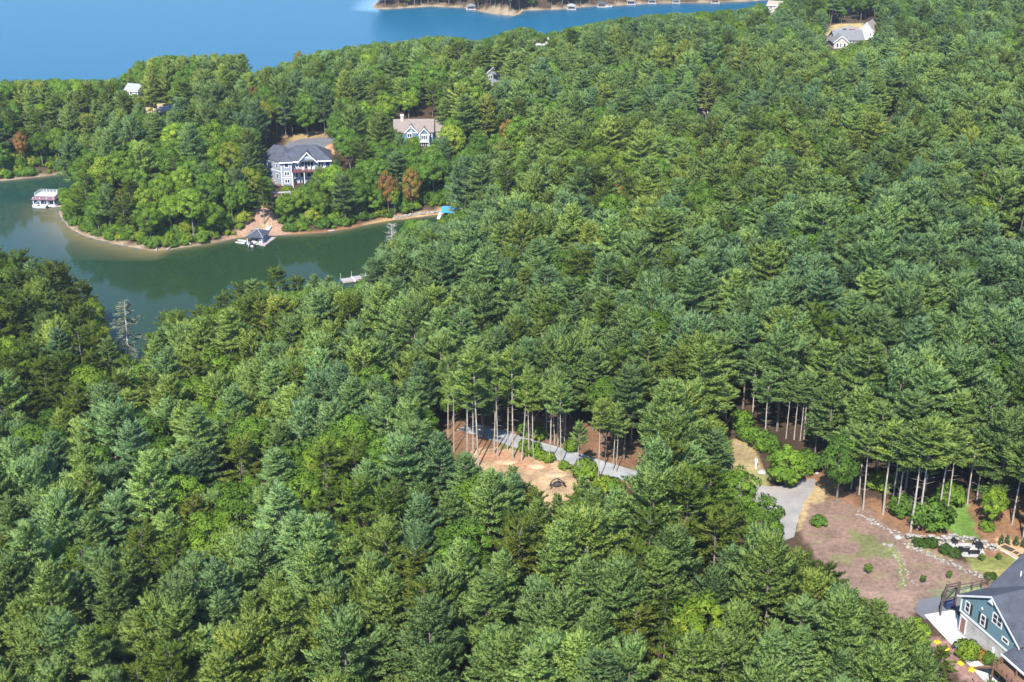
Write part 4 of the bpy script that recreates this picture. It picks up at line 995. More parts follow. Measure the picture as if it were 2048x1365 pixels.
# ------------------------------------------------------------------ tree shapes
def tri_mesh(name, groups):
    """groups: (triangles Nx3x3, normals Nx3, variation N, material)"""
    me = bpy.data.meshes.new(name)
    T = np.concatenate([g[0] for g in groups]); N = np.concatenate([g[1] for g in groups]); V = np.concatenate([g[2] for g in groups])
    mi = np.concatenate([np.full(len(g[0]), i, np.int32) for i, g in enumerate(groups)])
    gn = np.cross(T[:, 1] - T[:, 0], T[:, 2] - T[:, 0])
    fl = (gn * N).sum(1) < 0
    T[fl] = T[fl][:, [0, 2, 1]]
    m = len(T)
    me.vertices.add(m * 3); me.vertices.foreach_set('co', T.reshape(-1).astype(np.float32))
    me.loops.add(m * 3); me.loops.foreach_set('vertex_index', np.arange(m * 3, dtype=np.int32))
    me.polygons.add(m); me.polygons.foreach_set('loop_start', np.arange(0, m * 3, 3, dtype=np.int32))
    me.polygons.foreach_set('material_index', mi)
    me.polygons.foreach_set('use_smooth', np.ones(m, bool))
    me.update(calc_edges=True)
    a = me.attributes.new('var', 'FLOAT', 'POINT'); a.data.foreach_set('value', np.repeat(V, 3).astype(np.float32))
    me.normals_split_custom_set_from_vertices(np.repeat(N, 3, axis=0).astype(np.float32))
    for g in groups: me.materials.append(g[3])
    return me

def nrm(a):
    return a / (np.linalg.norm(a, axis=-1, keepdims=True) + 1e-9)

def tube_tris(pts, rad, n=6):
    pts = np.array(pts, float)
    T, N = [], []
    an = np.arange(n) * 2 * np.pi / n
    rings, nr = [], []
    for i, p in enumerate(pts):
        d = nrm(pts[min(i + 1, len(pts) - 1)] - pts[max(i - 1, 0)])
        q = nrm(np.cross(d, (0.3, .9, .1) if abs(d[2]) > .8 else (0, 0, 1))); w = np.cross(d, q)
        o = np.cos(an)[:, None] * q + np.sin(an)[:, None] * w
        rings.append(p + o * rad[i]); nr.append(o)
    for i in range(len(pts) - 1):
        for k in range(n):
            k2 = (k + 1) % n
            T += [(rings[i][k], rings[i][k2], rings[i + 1][k2]), (rings[i][k], rings[i + 1][k2], rings[i + 1][k])]
            N += [nr[i][k] + nr[i][k2]] * 2
    return np.array(T), nrm(np.array(N))

def pack_wood(parts):
    T = np.concatenate([p[0] for p in parts]); N = np.concatenate([p[1] for p in parts])
    return T, N, np.zeros(len(T))

UP = np.array((0, 0, 1.0))
def pine(seed, H, cb, Rm, gap=.92, nb=7, dens=3.6, fl=1.35, bl=.44, bw=.066, blades=26, fat=.26, irr=.2, power=.6, lean=(0, 0), dead=6, upt=.18, low=-8, high=62, lift=.75, full=.72):
    """tapered stem, whorls of boughs, each bough a fan of needle-covered fingers"""
    rg = np.random.default_rng(seed)
    wood = []
    bend = rg.normal(0, .12, 2)
    def axis(z): return np.array((bend[0] * math.sin(z / H * 3) + lean[0] * (z / H) ** 1.3, bend[1] * math.sin(z / H * 2.4) + lean[1] * (z / H) ** 1.3, z))
    zs = np.linspace(0, H * .97, 8)
    wood.append(tube_tris([axis(z) for z in zs], [.19 * (1 - .88 * z / H) + .012 for z in zs], 6))
    T, N, V = [], [], []
    def branch(z, az, L, inc, foliage):
        dh = np.array((math.cos(az), math.sin(az), 0)); side = np.array((-math.sin(az), math.cos(az), 0))
        b0 = axis(z)
        def p(s): return b0 + dh * (L * math.cos(inc)) * s[:, None] + UP * (L * math.sin(inc) * s + upt * L * s * s)[:, None]
        ss = np.array((0, .5, .9)) if foliage else np.array((0, 1.0))
        wood.append(tube_tris(p(ss), [.035, .025, .008][:len(ss)] if foliage else [.028, .008], 3))
        if not foliage: return
        n = int(dens * L * (1 + .22 * L)) + 2
        s = np.concatenate([rg.uniform(.15, .95, n - 1) ** .8, [.95]])
        sg = rg.choice((-1, 1), n)
        spread = rg.uniform(.15, 1.15, n); spread[-1] = .1
        fd = nrm(dh * .95 + side * (sg * spread)[:, None] + UP * (math.sin(inc) * .8 + lift * rg.uniform(.3, 1.3, n))[:, None])      # finger directions
        fln = fl * rg.uniform(.55, 1.2, n) * (.55 + .45 * min(1, L / 2.2))
        f0 = p(s) + UP * rg.normal(0, .05, n)[:, None]
        m = n * blades
        e = np.tile((np.arange(blades) + .2) / blades, n) + rg.uniform(-.05, .05, m)
        fdr = np.repeat(fd, blades, 0); fl_ = np.repeat(fln, blades)
        ra = nrm(np.cross(fdr, rg.normal(0, 1, (m, 3))))
        thick = (fat * np.sin(np.pi * np.clip(e * .72 + .22, 0, 1)) * rg.uniform(.55, 1.15, m))[:, None]
        c = np.repeat(f0, blades, 0) + fdr * (fl_ * e)[:, None] + ra * thick
        d = nrm(fdr * .9 + ra * .42 + UP * .12 + rg.normal(0, .18, (m, 3)))                      # along the spray, flaring outwards
        q = nrm(np.cross(d, ra + rg.normal(0, .35, (m, 3))))
        ln = bl * rg.uniform(.7, 1.25, m)[:, None]; wd = bw * rg.uniform(.75, 1.3, m)[:, None]
        a1, a2, a3, a4 = c - d * ln * .5, c + q * wd - d * ln * .08, c + d * ln * .62, c - q * wd - d * ln * .08
        T.extend([np.stack([a1, a2, a3], 1), np.stack([a1, a3, a4], 1)])
        nn = nrm(UP * .66 + dh * .30 + ra * .46 + rg.normal(0, .06, (m, 3)))
        N.extend([nn, nn])
        vv = np.repeat(np.clip(rg.normal(0, .4, n), -1, 1), blades) * .5 + rg.normal(0, .10, m) + rg.normal(0, .2)
        vv = np.clip(vv, -1, 1)
        V.extend([vv, vv])
    z = cb * H
    while z < H - .3:
        t = (z - cb * H) / (H - cb * H)
        pr = min(1.0, full + 1.6 * t) * (1 - t) ** power + .05
        k = max(4, nb + rg.integers(-1, 2)); a0 = rg.uniform(0, 6.28)
        for i in range(k):
            if rg.random() < irr * .5: continue
            branch(z + rg.uniform(-.3, .3), a0 + 6.283 * i / k + rg.normal(0, .25), max(.4, Rm * pr * rg.uniform(1 - irr * 1.7, 1 + irr)), R(low + (high - low) * t ** 1.1 + rg.normal(0, 7)), True)
        z += gap * rg.uniform(.75, 1.25) * (1 - .4 * t)
    for i in range(dead):
        branch(H * cb * rg.uniform(.35, 1.0), rg.uniform(0, 6.28), rg.uniform(.7, 1.9), R(rg.uniform(-12, 18)), False)
    return (np.concatenate(T), np.concatenate(N), np.concatenate(V)), pack_wood(wood)

def broadleaf(seed, H, cb, Rm, lumps=38, leaves=120, ls=.36, lr=(.85, 1.5), trunk_r=.2, flat=1.0):
    rg = np.random.default_rng(seed)
    zc = H * (cb + 1) / 2; hh = H * (1 - cb) / 2
    wood = []
    bend = rg.normal(0, .25, 2)
    zs = np.linspace(0, zc + hh * .3, 6)
    wood.append(tube_tris([(bend[0] * math.sin(z / H * 2.5), bend[1] * math.sin(z / H * 3), z) for z in zs], [trunk_r * (1 - .75 * z / H) for z in zs], 6))
    T, N, V = [], [], []
    for i in range(lumps):
        zz = 1 - 2 * (i + .5) / lumps
        a = i * 2.39996 + rg.normal(0, .35)
        rr = math.sqrt(max(0, 1 - zz * zz))
        k = rg.uniform(.55, .92)
        k2 = .92 if zz > 0 else .8
        c = np.array((math.cos(a) * rr * Rm * k, math.sin(a) * rr * Rm * k, zc + zz * hh * k2 * k * 1.05))
        c[:2] += bend * .5
        r = rg.uniform(*lr) * (1.0 if zz > -.5 else .8)
        st = np.array((bend[0] * .6, bend[1] * .6, min(c[2] - .3, zc - hh * .55 + hh * .5 * rg.random())))
        if i % 2 == 0: wood.append(tube_tris([st, (st + c) / 2 + (0, 0, -.2), c], [trunk_r * .4, trunk_r * .25, .02], 4))
        m = leaves
        d = nrm(rg.normal(0, 1, (m, 3)) + np.array((c[0] / Rm, c[1] / Rm, .75)) * .8)
        p = c + d * (r * np.array((1.05, 1.05, .85 * flat))) * rg.uniform(.72, 1.08, m)[:, None]
        n0 = nrm(d + rg.normal(0, .5, (m, 3)))
        q = nrm(np.cross(n0, rg.normal(0, 1, (m, 3)))); w = np.cross(n0, q)
        sz = ls * rg.uniform(.6, 1.3, m)[:, None]
        a1, a2, a3, a4 = p - q * sz * .62, p + w * sz * .38, p + q * sz * .62, p - w * sz * .38
        T += [np.stack([a1, a2, a3], 1), np.stack([a1, a3, a4], 1)]
        out = nrm(c - np.array((0, 0, zc - hh * .6)))
        nn = nrm(d * .85 + out * .45 + UP * .2 + rg.normal(0, .2, (m, 3)))
        N += [nn, nn]
        vv = np.clip(rg.normal(0, .33, m) + rg.normal(0, .3), -1, 1)
        V += [vv, vv]
    return (np.concatenate(T), np.concatenate(N), np.concatenate(V)), pack_wood(wood)

PROTO = {}
def add_proto(key, crown, wood, lm, bm_):
    PROTO.setdefault(key, []).append(dict(crown=tri_mesh(key + '_crown', [(*crown, lm)]), trunk=tri_mesh(key + '_trunk', [(*wood, bm_)]),
                                          both=tri_mesh(key + '_tree', [(*crown, lm), (*wood, bm_)]), H=float(crown[0][..., 2].max()), R=float(np.percentile(np.hypot(crown[0][..., 0], crown[0][..., 1]), 95))))

for i, (H, cb, Rm, pw, irr) in enumerate([(17.0, .34, 3.9, .46, .22), (18.5, .38, 3.7, .56, .26), (15.5, .32, 4.2, .42, .30), (16.8, .34, 4.4, .40, .32), (17.5, .36, 3.5, .6, .26)]):      # feathery, fingers pointing up
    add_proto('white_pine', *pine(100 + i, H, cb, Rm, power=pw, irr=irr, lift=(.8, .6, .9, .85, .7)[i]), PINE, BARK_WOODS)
for i, (H, cb, Rm, pw, irr) in enumerate([(18.0, .38, 3.8, .62, .24), (19.0, .42, 3.6, .72, .22), (17.0, .36, 4.1, .56, .28), (18.5, .40, 3.3, .8, .26)]):                                   # layered boughs
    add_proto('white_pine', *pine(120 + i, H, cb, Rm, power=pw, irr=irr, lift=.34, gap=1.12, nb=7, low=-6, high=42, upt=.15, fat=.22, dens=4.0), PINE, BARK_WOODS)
for i, (H, cb, Rm) in enumerate([(20, .68, 3.3), (19, .66, 3.5), (21, .71, 3.1), (18.5, .66, 3.2)]):        # edge trees: long bare stems with dead stubs
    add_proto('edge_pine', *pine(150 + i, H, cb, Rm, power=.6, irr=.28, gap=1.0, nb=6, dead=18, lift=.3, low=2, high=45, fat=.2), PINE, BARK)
for i, (H, cb, Rm) in enumerate([(15.5, .36, 3.4), (16.5, .42, 3.6), (15, .34, 3.8), (17, .44, 3.2)]):
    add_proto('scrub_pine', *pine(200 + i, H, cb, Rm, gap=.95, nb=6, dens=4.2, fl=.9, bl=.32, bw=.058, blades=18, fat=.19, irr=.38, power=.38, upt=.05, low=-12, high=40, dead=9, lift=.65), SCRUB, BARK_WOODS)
for i, (H, cb, Rm, lu) in enumerate([(16, .28, 3.9, 46), (15, .22, 4.2, 50), (17.5, .33, 3.7, 46), (13.5, .2, 3.6, 40), (16, .3, 4.5, 54)]):
    add_proto('broadleaf', *broadleaf(300 + i, H, cb, Rm, lu, 150), LEAF, BARK_DARK)

# ------------------------------------------------------------------ what must stay in view, and where no tree can root
INF = 1e9
CLEAR = [
    ([(892, 802), (1130, 792), (1140, 872), (1000, 870), (950, 890), (896, 892)], 203),
    ([(1442, 805), (1512, 795), (1530, 870), (1455, 862)], 214), ([(1560, 800), (1612, 800), (1612, 878), (1562, 880)], 208),
    ([(286, 1262), (322, 1262), (324, 1345), (286, 1345)], 131.5),
    ([(212, 612), (240, 596), (258, 640), (285, 690), (282, 720), (240, 700), (210, 660)], 306),  # (outline in the photo, only trees rooted nearer than this y are held back)
    ([(118, 352), (116, 380), (119, 425), (150, 466), (240, 494), (330, 506), (450, 486), (600, 472), (760, 446), (812, 448), (792, 470), (765, 480), (745, 515), (728, 545), (715, 575), (680, 572), (655, 556),
      (625, 566), (596, 572), (560, 578), (530, 578), (505, 576), (478, 592), (440, 608), (400, 612), (345, 620), (318, 640), (308, 668), (275, 660), (245, 612), (208, 598), (196, 570), (160, 545), (120, 520), (70, 496), (-40, 486), (-40, 366)], INF),
    ([(-200, -60), (-200, 158), (60, 156), (235, 156), (262, 135), (290, 112), (340, 108), (480, 104), (496, 128), (502, 150), (530, 132), (568, 118), (640, 100), (700, 90), (880, 68), (960, 80), (1040, 52), (1070, 52), (1095, 62), (1230, 36), (1300, 27), (1400, 22), (1480, 17), (1560, 2), (1600, -20)], 712),
    ([(946, 900), (1000, 876), (1030, 878), (1280, 958), (1268, 972), (1175, 948), (1148, 962), (1128, 990), (1100, 985), (1062, 968), (1030, 942), (990, 925), (958, 950)], INF),
    ([(1000, 870), (1060, 886), (1130, 906), (1200, 930), (1272, 952), (1266, 962), (1190, 940), (1110, 915), (1000, 882)], INF),
    ([(1470, 892), (1512, 898), (1530, 962), (1632, 945), (1622, 985), (1602, 1012), (1592, 1052), (1552, 1058), (1532, 1016), (1484, 988)], INF),
    ([(1625, 960), (1660, 1000), (1700, 990), (1830, 1050), (1905, 1000), (1940, 1005), (1970, 1060), (2230, 1070), (2230, 1500), (2080, 1450), (1995, 1375), (1900, 1296), (1850, 1258), (1840, 1185), (1740, 1180), (1690, 1165), (1665, 1130), (1635, 1115), (1600, 1055)], INF),
    ([(545, 350), (527, 318), (552, 288), (590, 280), (668, 278), (664, 320), (655, 338), (640, 346), (605, 366), (590, 380), (556, 382)], 424),
    ([(470, 470), (500, 440), (516, 416), (552, 414), (560, 440), (566, 464), (520, 474)], INF),
    ([(786, 245), (883, 243), (882, 262), (868, 272), (866, 288), (842, 292), (838, 275), (812, 268), (790, 262)], 440),
    ([(740, 452), (800, 428), (870, 414), (935, 408), (955, 400), (945, 412), (895, 438), (830, 438)], INF),
    ([(246, 170), (280, 170), (278, 184), (256, 188)], gp(264, 196, 10)[1]), ([(288, 220), (292, 206), (352, 206), (345, 218), (320, 224)], INF),
    ([(785, 138), (816, 140), (816, 148), (772, 148)], gp(796, 160, 13)[1]), ([(1062, 80), (1096, 80), (1094, 90), (1066, 92)], gp(1079, 104, 14)[1]), ([(975, 148), (988, 140), (1000, 140), (1005, 158), (982, 166)], gp(991, 176, 14)[1]),
    ([(1390, 208), (1425, 206), (1424, 222), (1396, 230)], gp(1409, 240, 14)[1]), ([(1646, 78), (1668, 50), (1700, 47), (1752, 46), (1752, 70), (1728, 78), (1712, 82), (1680, 96), (1655, 96)], gp(1660, 95, 17)[1]),
    ([(1690, 3), (1706, 3), (1706, 14), (1690, 16)], gp(1698, 22, 18)[1]), ([(1535, 24), (1556, 14), (1556, 22), (1540, 28)], gp(1547, 36, 16)[1]),
    ([(690, 562), (735, 540), (735, 556), (700, 578)], INF),
    ([(1782, 200), (1792, 200), (1792, 240), (1770, 250)], INF),
    ([(2010, 440), (2060, 420), (2060, 475), (2000, 470)], INF),
]
NOROOT = [[(935, 930), (945, 890), (1000, 862), (1280, 945), (1420, 985), (1490, 960), (1460, 880), (1515, 880), (1540, 950), (1650, 935), (1700, 990), (1850, 1050), (1890, 1000), (1945, 1000), (1975, 1060), (2100, 1060), (2100, 1450), (1960, 1400),
           (1850, 1290), (1800, 1240), (1700, 1200), (1620, 1130), (1540, 1090), (1480, 1030), (1400, 1010), (1270, 985), (1180, 975), (1150, 1020), (1110, 1040), (1040, 1010), (985, 1010), (940, 990)],
          [(1150, 970), (1290, 975), (1330, 1000), (1310, 1035), (1180, 1030)], [(520, 345), (515, 300), (560, 282), (680, 276), (680, 320), (650, 372), (560, 392)], [(780, 300), (780, 240), (890, 238), (890, 300)],
          [(285, 228), (285, 200), (375, 190), (365, 222)], [(1640, 100), (1640, 55), (1760, 40), (1765, 95)], [(240, 195), (240, 168), (285, 168), (285, 195)],
          [(770, 156), (770, 134), (820, 134), (820, 156)], [(1055, 96), (1055, 78), (1100, 78), (1100, 96)], [(970, 170), (970, 138), (1010, 138), (1010, 170)], [(1385, 235), (1385, 200), (1430, 200), (1430, 235)]]

CBOX = [(min(p[0] for p in c[0]), max(p[0] for p in c[0]), min(p[1] for p in c[0]), max(p[1] for p in c[0])) for c in CLEAR]
def clear_scale(x, y, z, H, Rr, cb=.45, scales=(1, .85, .7, .55)):
    for s in scales:
        top = z + H * s
        q = [(x, y, top - .2)]
        for fz, fr in ((.9, .38), (.78, .62), (.66, .85), (.54, .9), (max(cb, .3), .8)):
            q += [(x + Rr * s * fr * k_, y, z + H * s * fz) for k_ in (-1, -.5, 0, .5, 1)]
        q += [(x, y - Rr * s * .6, z + H * s * (cb + .04))]
        uv = [proj(*a) for a in q]
        us = [a[0] for a in uv]; vs_ = [a[1] for a in uv]
        u0, u1, v0, v1 = min(us), max(us), min(vs_), max(vs_)
        bad = False
        for (poly, lim), (pu0, pu1, pv0, pv1) in zip(CLEAR, CBOX):
            if y > lim or u1 < pu0 or u0 > pu1 or v1 < pv0 or v0 > pv1: continue
            if inpoly(us, vs_, poly).any(): bad = True; break
        if not bad: return s
    return 0

# ------------------------------------------------------------------ choosing kind and tint from where a tree grows
def blotch(u, v, cu, cv, ru, rv):
    return math.exp(-((u - cu) / ru) ** 2 - ((v - cv) / rv) ** 2)

def choose(u, v, x, y, rg, n1, n2, n3):
    """u, v: the foot of the tree in the photo; x, y: on the ground"""
    tint = .16 + .40 * n3 + .28 * (n2 - .5) + rg.normal(0, .15)
    shade = 1.0 + .25 * (n1 - .5) + rg.normal(0, .13)
    if y > 712: return 'broadleaf' if rg.random() < .7 else 'white_pine', .25 + rg.normal(0, .1), .9
    lakeside = u < 1060 and 190 < v < 520 and not (u > 760 and v < 300 and u > 900)
    band = (u - 1000) * .28 + 300                         # broad-leaved belt from the cove up to the right
    if u < 240 and v > 560 and v < 940:                   # dark bank on the left of the cove
        r = rg.random()
        return ('scrub_pine' if r < .72 else 'white_pine' if r < .85 else 'broadleaf'), .35 + rg.normal(0, .2), .8 + rg.normal(0, .08)
    if lakeside:
        pb = .78
        if v < 330 and u < 560: pb = .38 + .5 * (n1 - .5)
        if u > 560 and v < 300: pb = .62
        if rg.random() < pb:
            t = .15 + .55 * n2 * rg.random() + (.25 if rg.random() < .12 else 0) + (.5 if rg.random() < .018 else 0)
            return 'broadleaf', t, shade * .95
        return ('white_pine' if rg.random() < .75 else 'scrub_pine'), tint + .05, shade * .9
    if u < 560 and v > 640 and v < 800 and rg.random() < .45:
        return 'scrub_pine', .45 + rg.normal(0, .15), 1.05
    pb = .10
    if n1 > .66: pb = .40
    if 1000 < u < 1750 and 280 < v < 300 + (u - 1000) * .28 + 170: pb = max(pb, .5)
    if v < 230: pb = max(pb, .42 if n3 < .55 else .15)
    if v < 140: pb = .5
    ps = .06 + .5 * blotch(u, v, 1250, 1230, 330, 130) + .35 * blotch(u, v, 700, 1180, 120, 140) + .3 * blotch(u, v, 1500, 1250, 160, 100) + .25 * blotch(u, v, 330, 1200, 120, 80) + .35 * (n2 > .78)
    r = rg.random()
    belt = .2 * blotch(u, v, 1150, 400, 260, 90)
    if r < pb: return 'broadleaf', .05 + belt + .35 * n2 + abs(rg.normal(0, .12)) + (.45 if rg.random() < .012 else 0), shade * .88
    if r < pb + ps: return 'scrub_pine', .2 + .45 * n3 + rg.normal(0, .18), shade * .95
    return 'white_pine', tint, shade

# ------------------------------------------------------------------ scatter
TREES = []                                                # dict per tree
OCC = {}
def occupied(x, y, r):
    i, j = int(x // 6), int(y // 6)
    for a in (-1, 0, 1):
        for b_ in (-1, 0, 1):
            for (xx, yy, rr) in OCC.get((i + a, j + b_), ()):
                if (x - xx) ** 2 + (y - yy) ** 2 < (.5 * (r + rr)) ** 2: return True
    return False
def occupy(x, y, r): OCC.setdefault((int(x // 6), int(y // 6)), []).append((x, y, r))

def put(key, x, y, z=None, s=1.0, tint=.2, shade=1.0, var=None, rz=None, special=None, rr=4.0, lean=0, sxy=1.0, name=None):
    z = hz(x, y) - .15 if z is None else z
    occupy(x, y, rr)
    TREES.append(dict(key=key, var=random.randrange(len(PROTO[key])) if var is None else var, x=x, y=y, z=z, s=s, sxy=sxy, rz=random.uniform(0, 6.283) if rz is None else rz, tint=tint, shade=shade, special=special, lean=lean, name=name))

def put_px(key, u, v, top=None, label=None, **k):
    """a tree whose foot is seen at (u, v) and, if known, whose tip is at row top"""
    x, y, z = gp(u, v)
    var = k.pop('var', random.randrange(len(PROTO[key])))
    s = k.pop('s', 1.0)
    if top is not None:
        d = proj(x, y, z)[2]
        H = PROTO[key][var]['H']; lo, hi = .2, 2.0
        for _ in range(20):
            mid = (lo + hi) / 2
            if proj(x, y, z + H * mid)[1] > top: lo = mid
            else: hi = mid
        s = lo
    put(key, x, y, z - .15, s, var=var, special=label, **k)

# ------------------------------------------------------------------ trees that stand out in the photograph
(c_, w_) = pine(401, 15, .30, 3.2, gap=1.15, nb=6, dens=2.6, fl=1.0, bl=.40, bw=.06, blades=12, fat=.13, irr=.45, power=.7, upt=-.05, lift=.1, low=-22, high=20, dead=14, lean=(-.6, 0))
add_proto('sparse_pine', c_, w_, leafmat('faded_needles', [(0, (.16, .20, .14)), (.5, (.18, .20, .12)), (1, (.25, .2, .1))], .2), DEAD)
def snag(seed, H, nb, L, tw):
    rg = np.random.default_rng(seed)
    parts = [tube_tris([(0, 0, 0), (.1, 0, H * .5), (0, .1, H)], [.17, .11, .02], 6)]
    T, N = [], []
    for i in range(nb):
        z = H * (.3 + .68 * (i + .5) / nb); az = rg.uniform(0, 6.28); ln = L * (1.1 - .75 * (z / H)) * rg.uniform(.6, 1.2)
        d = np.array((math.cos(az), math.sin(az), rg.uniform(-.1, .5))); a = np.array((.05, .03, z)); e = a + d * ln
        parts.append(tube_tris([a, (a + e) / 2 + (0, 0, .12), e], [.04, .03, .008], 3))
        for k_ in range(tw):
            s0 = a + (e - a) * rg.uniform(.35, 1); e2 = s0 + (d * .5 + rg.normal(0, .6, 3)) * rg.uniform(.4, .9)
            t_, n_ = tube_tris([s0, e2], [.02, .004], 3); T.append(t_); N.append(n_)
    T, N = np.concatenate(T), np.concatenate(N)
    return (T, N, np.zeros(len(T))), pack_wood(parts)
add_proto('dead_tree', *snag(411, 12, 34, 2.6, 7), DEAD, DEAD)
add_proto('dead_tree', *snag(412, 10, 40, 2.2, 9), DEAD, DEAD)
add_proto('bush', *broadleaf(421, 2.6, .02, 1.5, 22, 80, .26, (.45, .75), .06), LEAF, BARK_DARK)
add_proto('bush', *broadleaf(422, 2.2, .02, 1.7, 22, 80, .26, (.45, .75), .06), LEAF, BARK_DARK)
add_proto('sapling', *broadleaf(451, 2.6, .35, .7, 14, 45, .2, (.25, .45), .05), LEAF, BARK_DARK)
add_proto('flower_clump', *broadleaf(461, 1.2, .02, .9, 14, 60, .2, (.3, .5), .04), YELLOW, BARK_DARK)
add_proto('young_pine', *pine(431, 6.5, .08, 1.7, gap=.6, nb=6, dens=4, fl=.7, bl=.34, bw=.08, blades=10, fat=.14, irr=.2, power=.8, dead=0), PINE, BARK)
add_proto('dense_evergreen', *broadleaf(441, 8.0, .04, 2.7, 70, 110, .30, (.6, .95), .12), LEAF, BARK_DARK)

# pines with bare stems round the sandy clearing and the gravel lane
EDGE = [(896, 882, 715, 'far left of the clearing, in deep shade'), (908, 905, 740, 'left of the clearing, dark crown'), (934, 928, 700, 'at the left rim of the sand'), (946, 931, 742, 'thin, second at the left rim of the sand'), (957, 934, 690, 'tall, third at the left rim of the sand'),
        (988, 908, 705, 'on the top edge of the sand, left of a pair'), (996, 915, 728, 'on the top edge of the sand, right of a pair'), (1015, 901, 722, 'by the upper end of the lane'), (1026, 917, 690, 'pale, between sand and lane'), (1043, 922, 735, 'reddish, between sand and lane'), (1058, 915, 728, 'slim, beside the lane bushes'), (1067, 917, 745, 'slim, right of the lane bushes'),
        (1098, 927, 752, 'short crown, above the pale heap of sand'), (1122, 932, 760, 'tall, at the right end of the sand'), (1156, 955, 838, 'with a low tuft, between sand and lane'), (1196, 966, 800, 'and crooked dead limbs, before the lane'), (1232, 945, 812, 'just in front of the lane'), (1102, 887, 738, 'behind the lane, pale stem'), (1110, 890, 760, 'behind the lane, second stem'), (1116, 893, 742, 'behind the lane, third stem'), (1128, 897, 770, 'behind the lane, slender'),
        (1092, 880, 772, 'short, behind the lane'), (1210, 930, 790, 'thick crown, behind the lane'), (1225, 942, 800, 'beside the thick one behind the lane'), (1290, 943, 830, 'yellowish crown, right of the lane'), (1358, 940, 835, 'right of the lane, light green crown'), (1370, 938, 845, 'right of the lane, behind the light green one')]
for u, v, top, lab in EDGE:
    put_px('edge_pine', u, v, top, 'tall pine with bare stem ' + lab, tint=.42 + random.uniform(-.12, .28), shade=random.uniform(.95, 1.2), rr=2.0, sxy=.8)
# row behind the yard
for u, v, top, lab in [(1702, 978, 842, 'leftmost of the row behind the brown yard'), (1718, 990, 850, 'second of the row behind the brown yard'), (1726, 1020, 848, 'long leaning stem, third of the row behind the yard'), (1766, 1030, 838, 'pale stem, fourth of the row behind the yard'), (1784, 1012, 850, 'slim, fifth of the row behind the yard'), (1794, 1032, 858, 'slim, sixth of the row behind the yard'),
                       (1821, 1064, 850, 'nearest of the row, left of a close pair'), (1836, 1059, 835, 'nearest of the row, right of a close pair'), (1878, 1026, 850, 'by the bright grass, left of a pair'), (1894, 1028, 862, 'by the bright grass, right of a pair'), (1934, 1010, 860, 'behind the bright grass'), (1953, 1002, 855, 'behind the young tree near the right edge'), (2024, 1050, 880, 'short stem near the right edge'), (2046, 1080, 885, 'cut off by the right edge of the yard'),
                       (1752, 960, 800, 'in the shade behind the yard row'), (1850, 985, 815, 'in the shade behind the close pair'), (1985, 985, 835, 'in the shade near the right edge')]:
    put_px('edge_pine', u, v, top, 'tall pine with bare stem ' + lab, tint=.40 + random.uniform(-.12, .2), shade=random.uniform(.9, 1.1), rr=2.2, sxy=1.1)
for u, v, top, lab in [(1530, 888, 740, 'by the cul-de-sac, pale stem in a dark gap'), (1452, 842, 742, 'left of the cul-de-sac verge'), (1504, 848, 700, 'above the cul-de-sac verge'), (1588, 880, 745, 'second stem in the dark gap above the round bush'), (1600, 882, 752, 'reddish stem in the dark gap above the round bush'), (1572, 878, 748, 'slim stem in the dark gap above the round bush'), (1608, 880, 740, 'right-hand stem in the dark gap above the round bush')]:
    put_px('edge_pine', u, v, top, 'tall pine with bare stem ' + lab, tint=.25 + random.uniform(-.1, .15), rr=2.0)
# round trees and bushes by the road and the yard
put_px('dense_evergreen', 1570, 972, 888, 'round bright green broad-leaved tree beside the cul-de-sac', tint=.36, shade=1.05, sxy=1.15, name='round_tree')
put_px('broadleaf', 1672, 1012, 868, 'dark green dense tree on the edge of the brown yard', var=3, tint=.08, shade=.85, sxy=.85, name='round_tree')
put_px('bush', 1640, 1050, 1030, 'low round green bush alone on the brown mulch', tint=.2, sxy=1.3, name='garden_bush')
for u, v, s, t, lab in [(1762, 978, 1.4, .5, 'yellow-green bush between the bare stems'), (1852, 1056, 1.8, .12, 'dark laurel-like bush right of the close pair of pines'), (1872, 1046, 1.2, .2, 'lower bush beside the laurel-like bush'), (1806, 1030, 1.3, .1, 'dark bush behind the close pair of pines'), (1905, 1010, 1.4, .3, 'bush at the top of the bright grass'), (1972, 1060, .7, .4, 'small bush at the foot of the young tree'), (1500, 880, 1.3, .25, 'green bush above the sandy verge'), (1520, 896, 1.3, .3, 'second green bush above the sandy verge'), (1478, 858, 1.3, .3, 'bush under the pines left of the verge'), (1536, 905, 1.2, .2, 'bush behind the round tree'), (1610, 940, 1.6, .2, 'shaded bush right of the round tree'),
                        (1052, 900, .8, .35, 'low bush left side of the gravel lane'), (1066, 908, 1.0, .4, 'upright bush left side of the gravel lane'), (1080, 918, .7, .5, 'small yellowish bush by the sand'), (1095, 924, .7, .5, 'low bush between sand and lane'), (1130, 938, .6, .45, 'low olive bush between sand and lane'), (1175, 958, 1.3, .45, 'olive bush right of the sand'), (1055, 872, 1.1, .3, 'bush on the far side of the lane'), (1140, 903, .8, .4, 'small bush on the far side of the lane'), (1080, 880, .9, .55, 'brownish bush on the far side of the lane'), (1205, 980, 1.0, .6, 'brownish bush before the lane'), (1225, 985, 1.1, .3, 'green bush before the lane')]:
    put_px('bush', u, v, None, lab, tint=t, s=s, shade=.95, rr=1.0, name='bush')
put_px('broadleaf', 1982, 1058, 975, 'young light green tree with a pale stem near the right edge', var=3, tint=.5, sxy=.9, name='young_tree')
for u, v, top, lab in [(1022, 1000, 930, 'young light pine in front of the sand, left'), (1055, 1028, 960, 'dark young pine in front of the sand, middle'), (1112, 1045, 985, 'small pine in front of the black frame'), (1165, 1045, 945, 'bright young pine at the lower right corner of the sand')]:
    put_px('young_pine' if u != 1055 else 'scrub_pine', u, v, top, lab, tint=.4, sxy=1.15, rr=3.0)
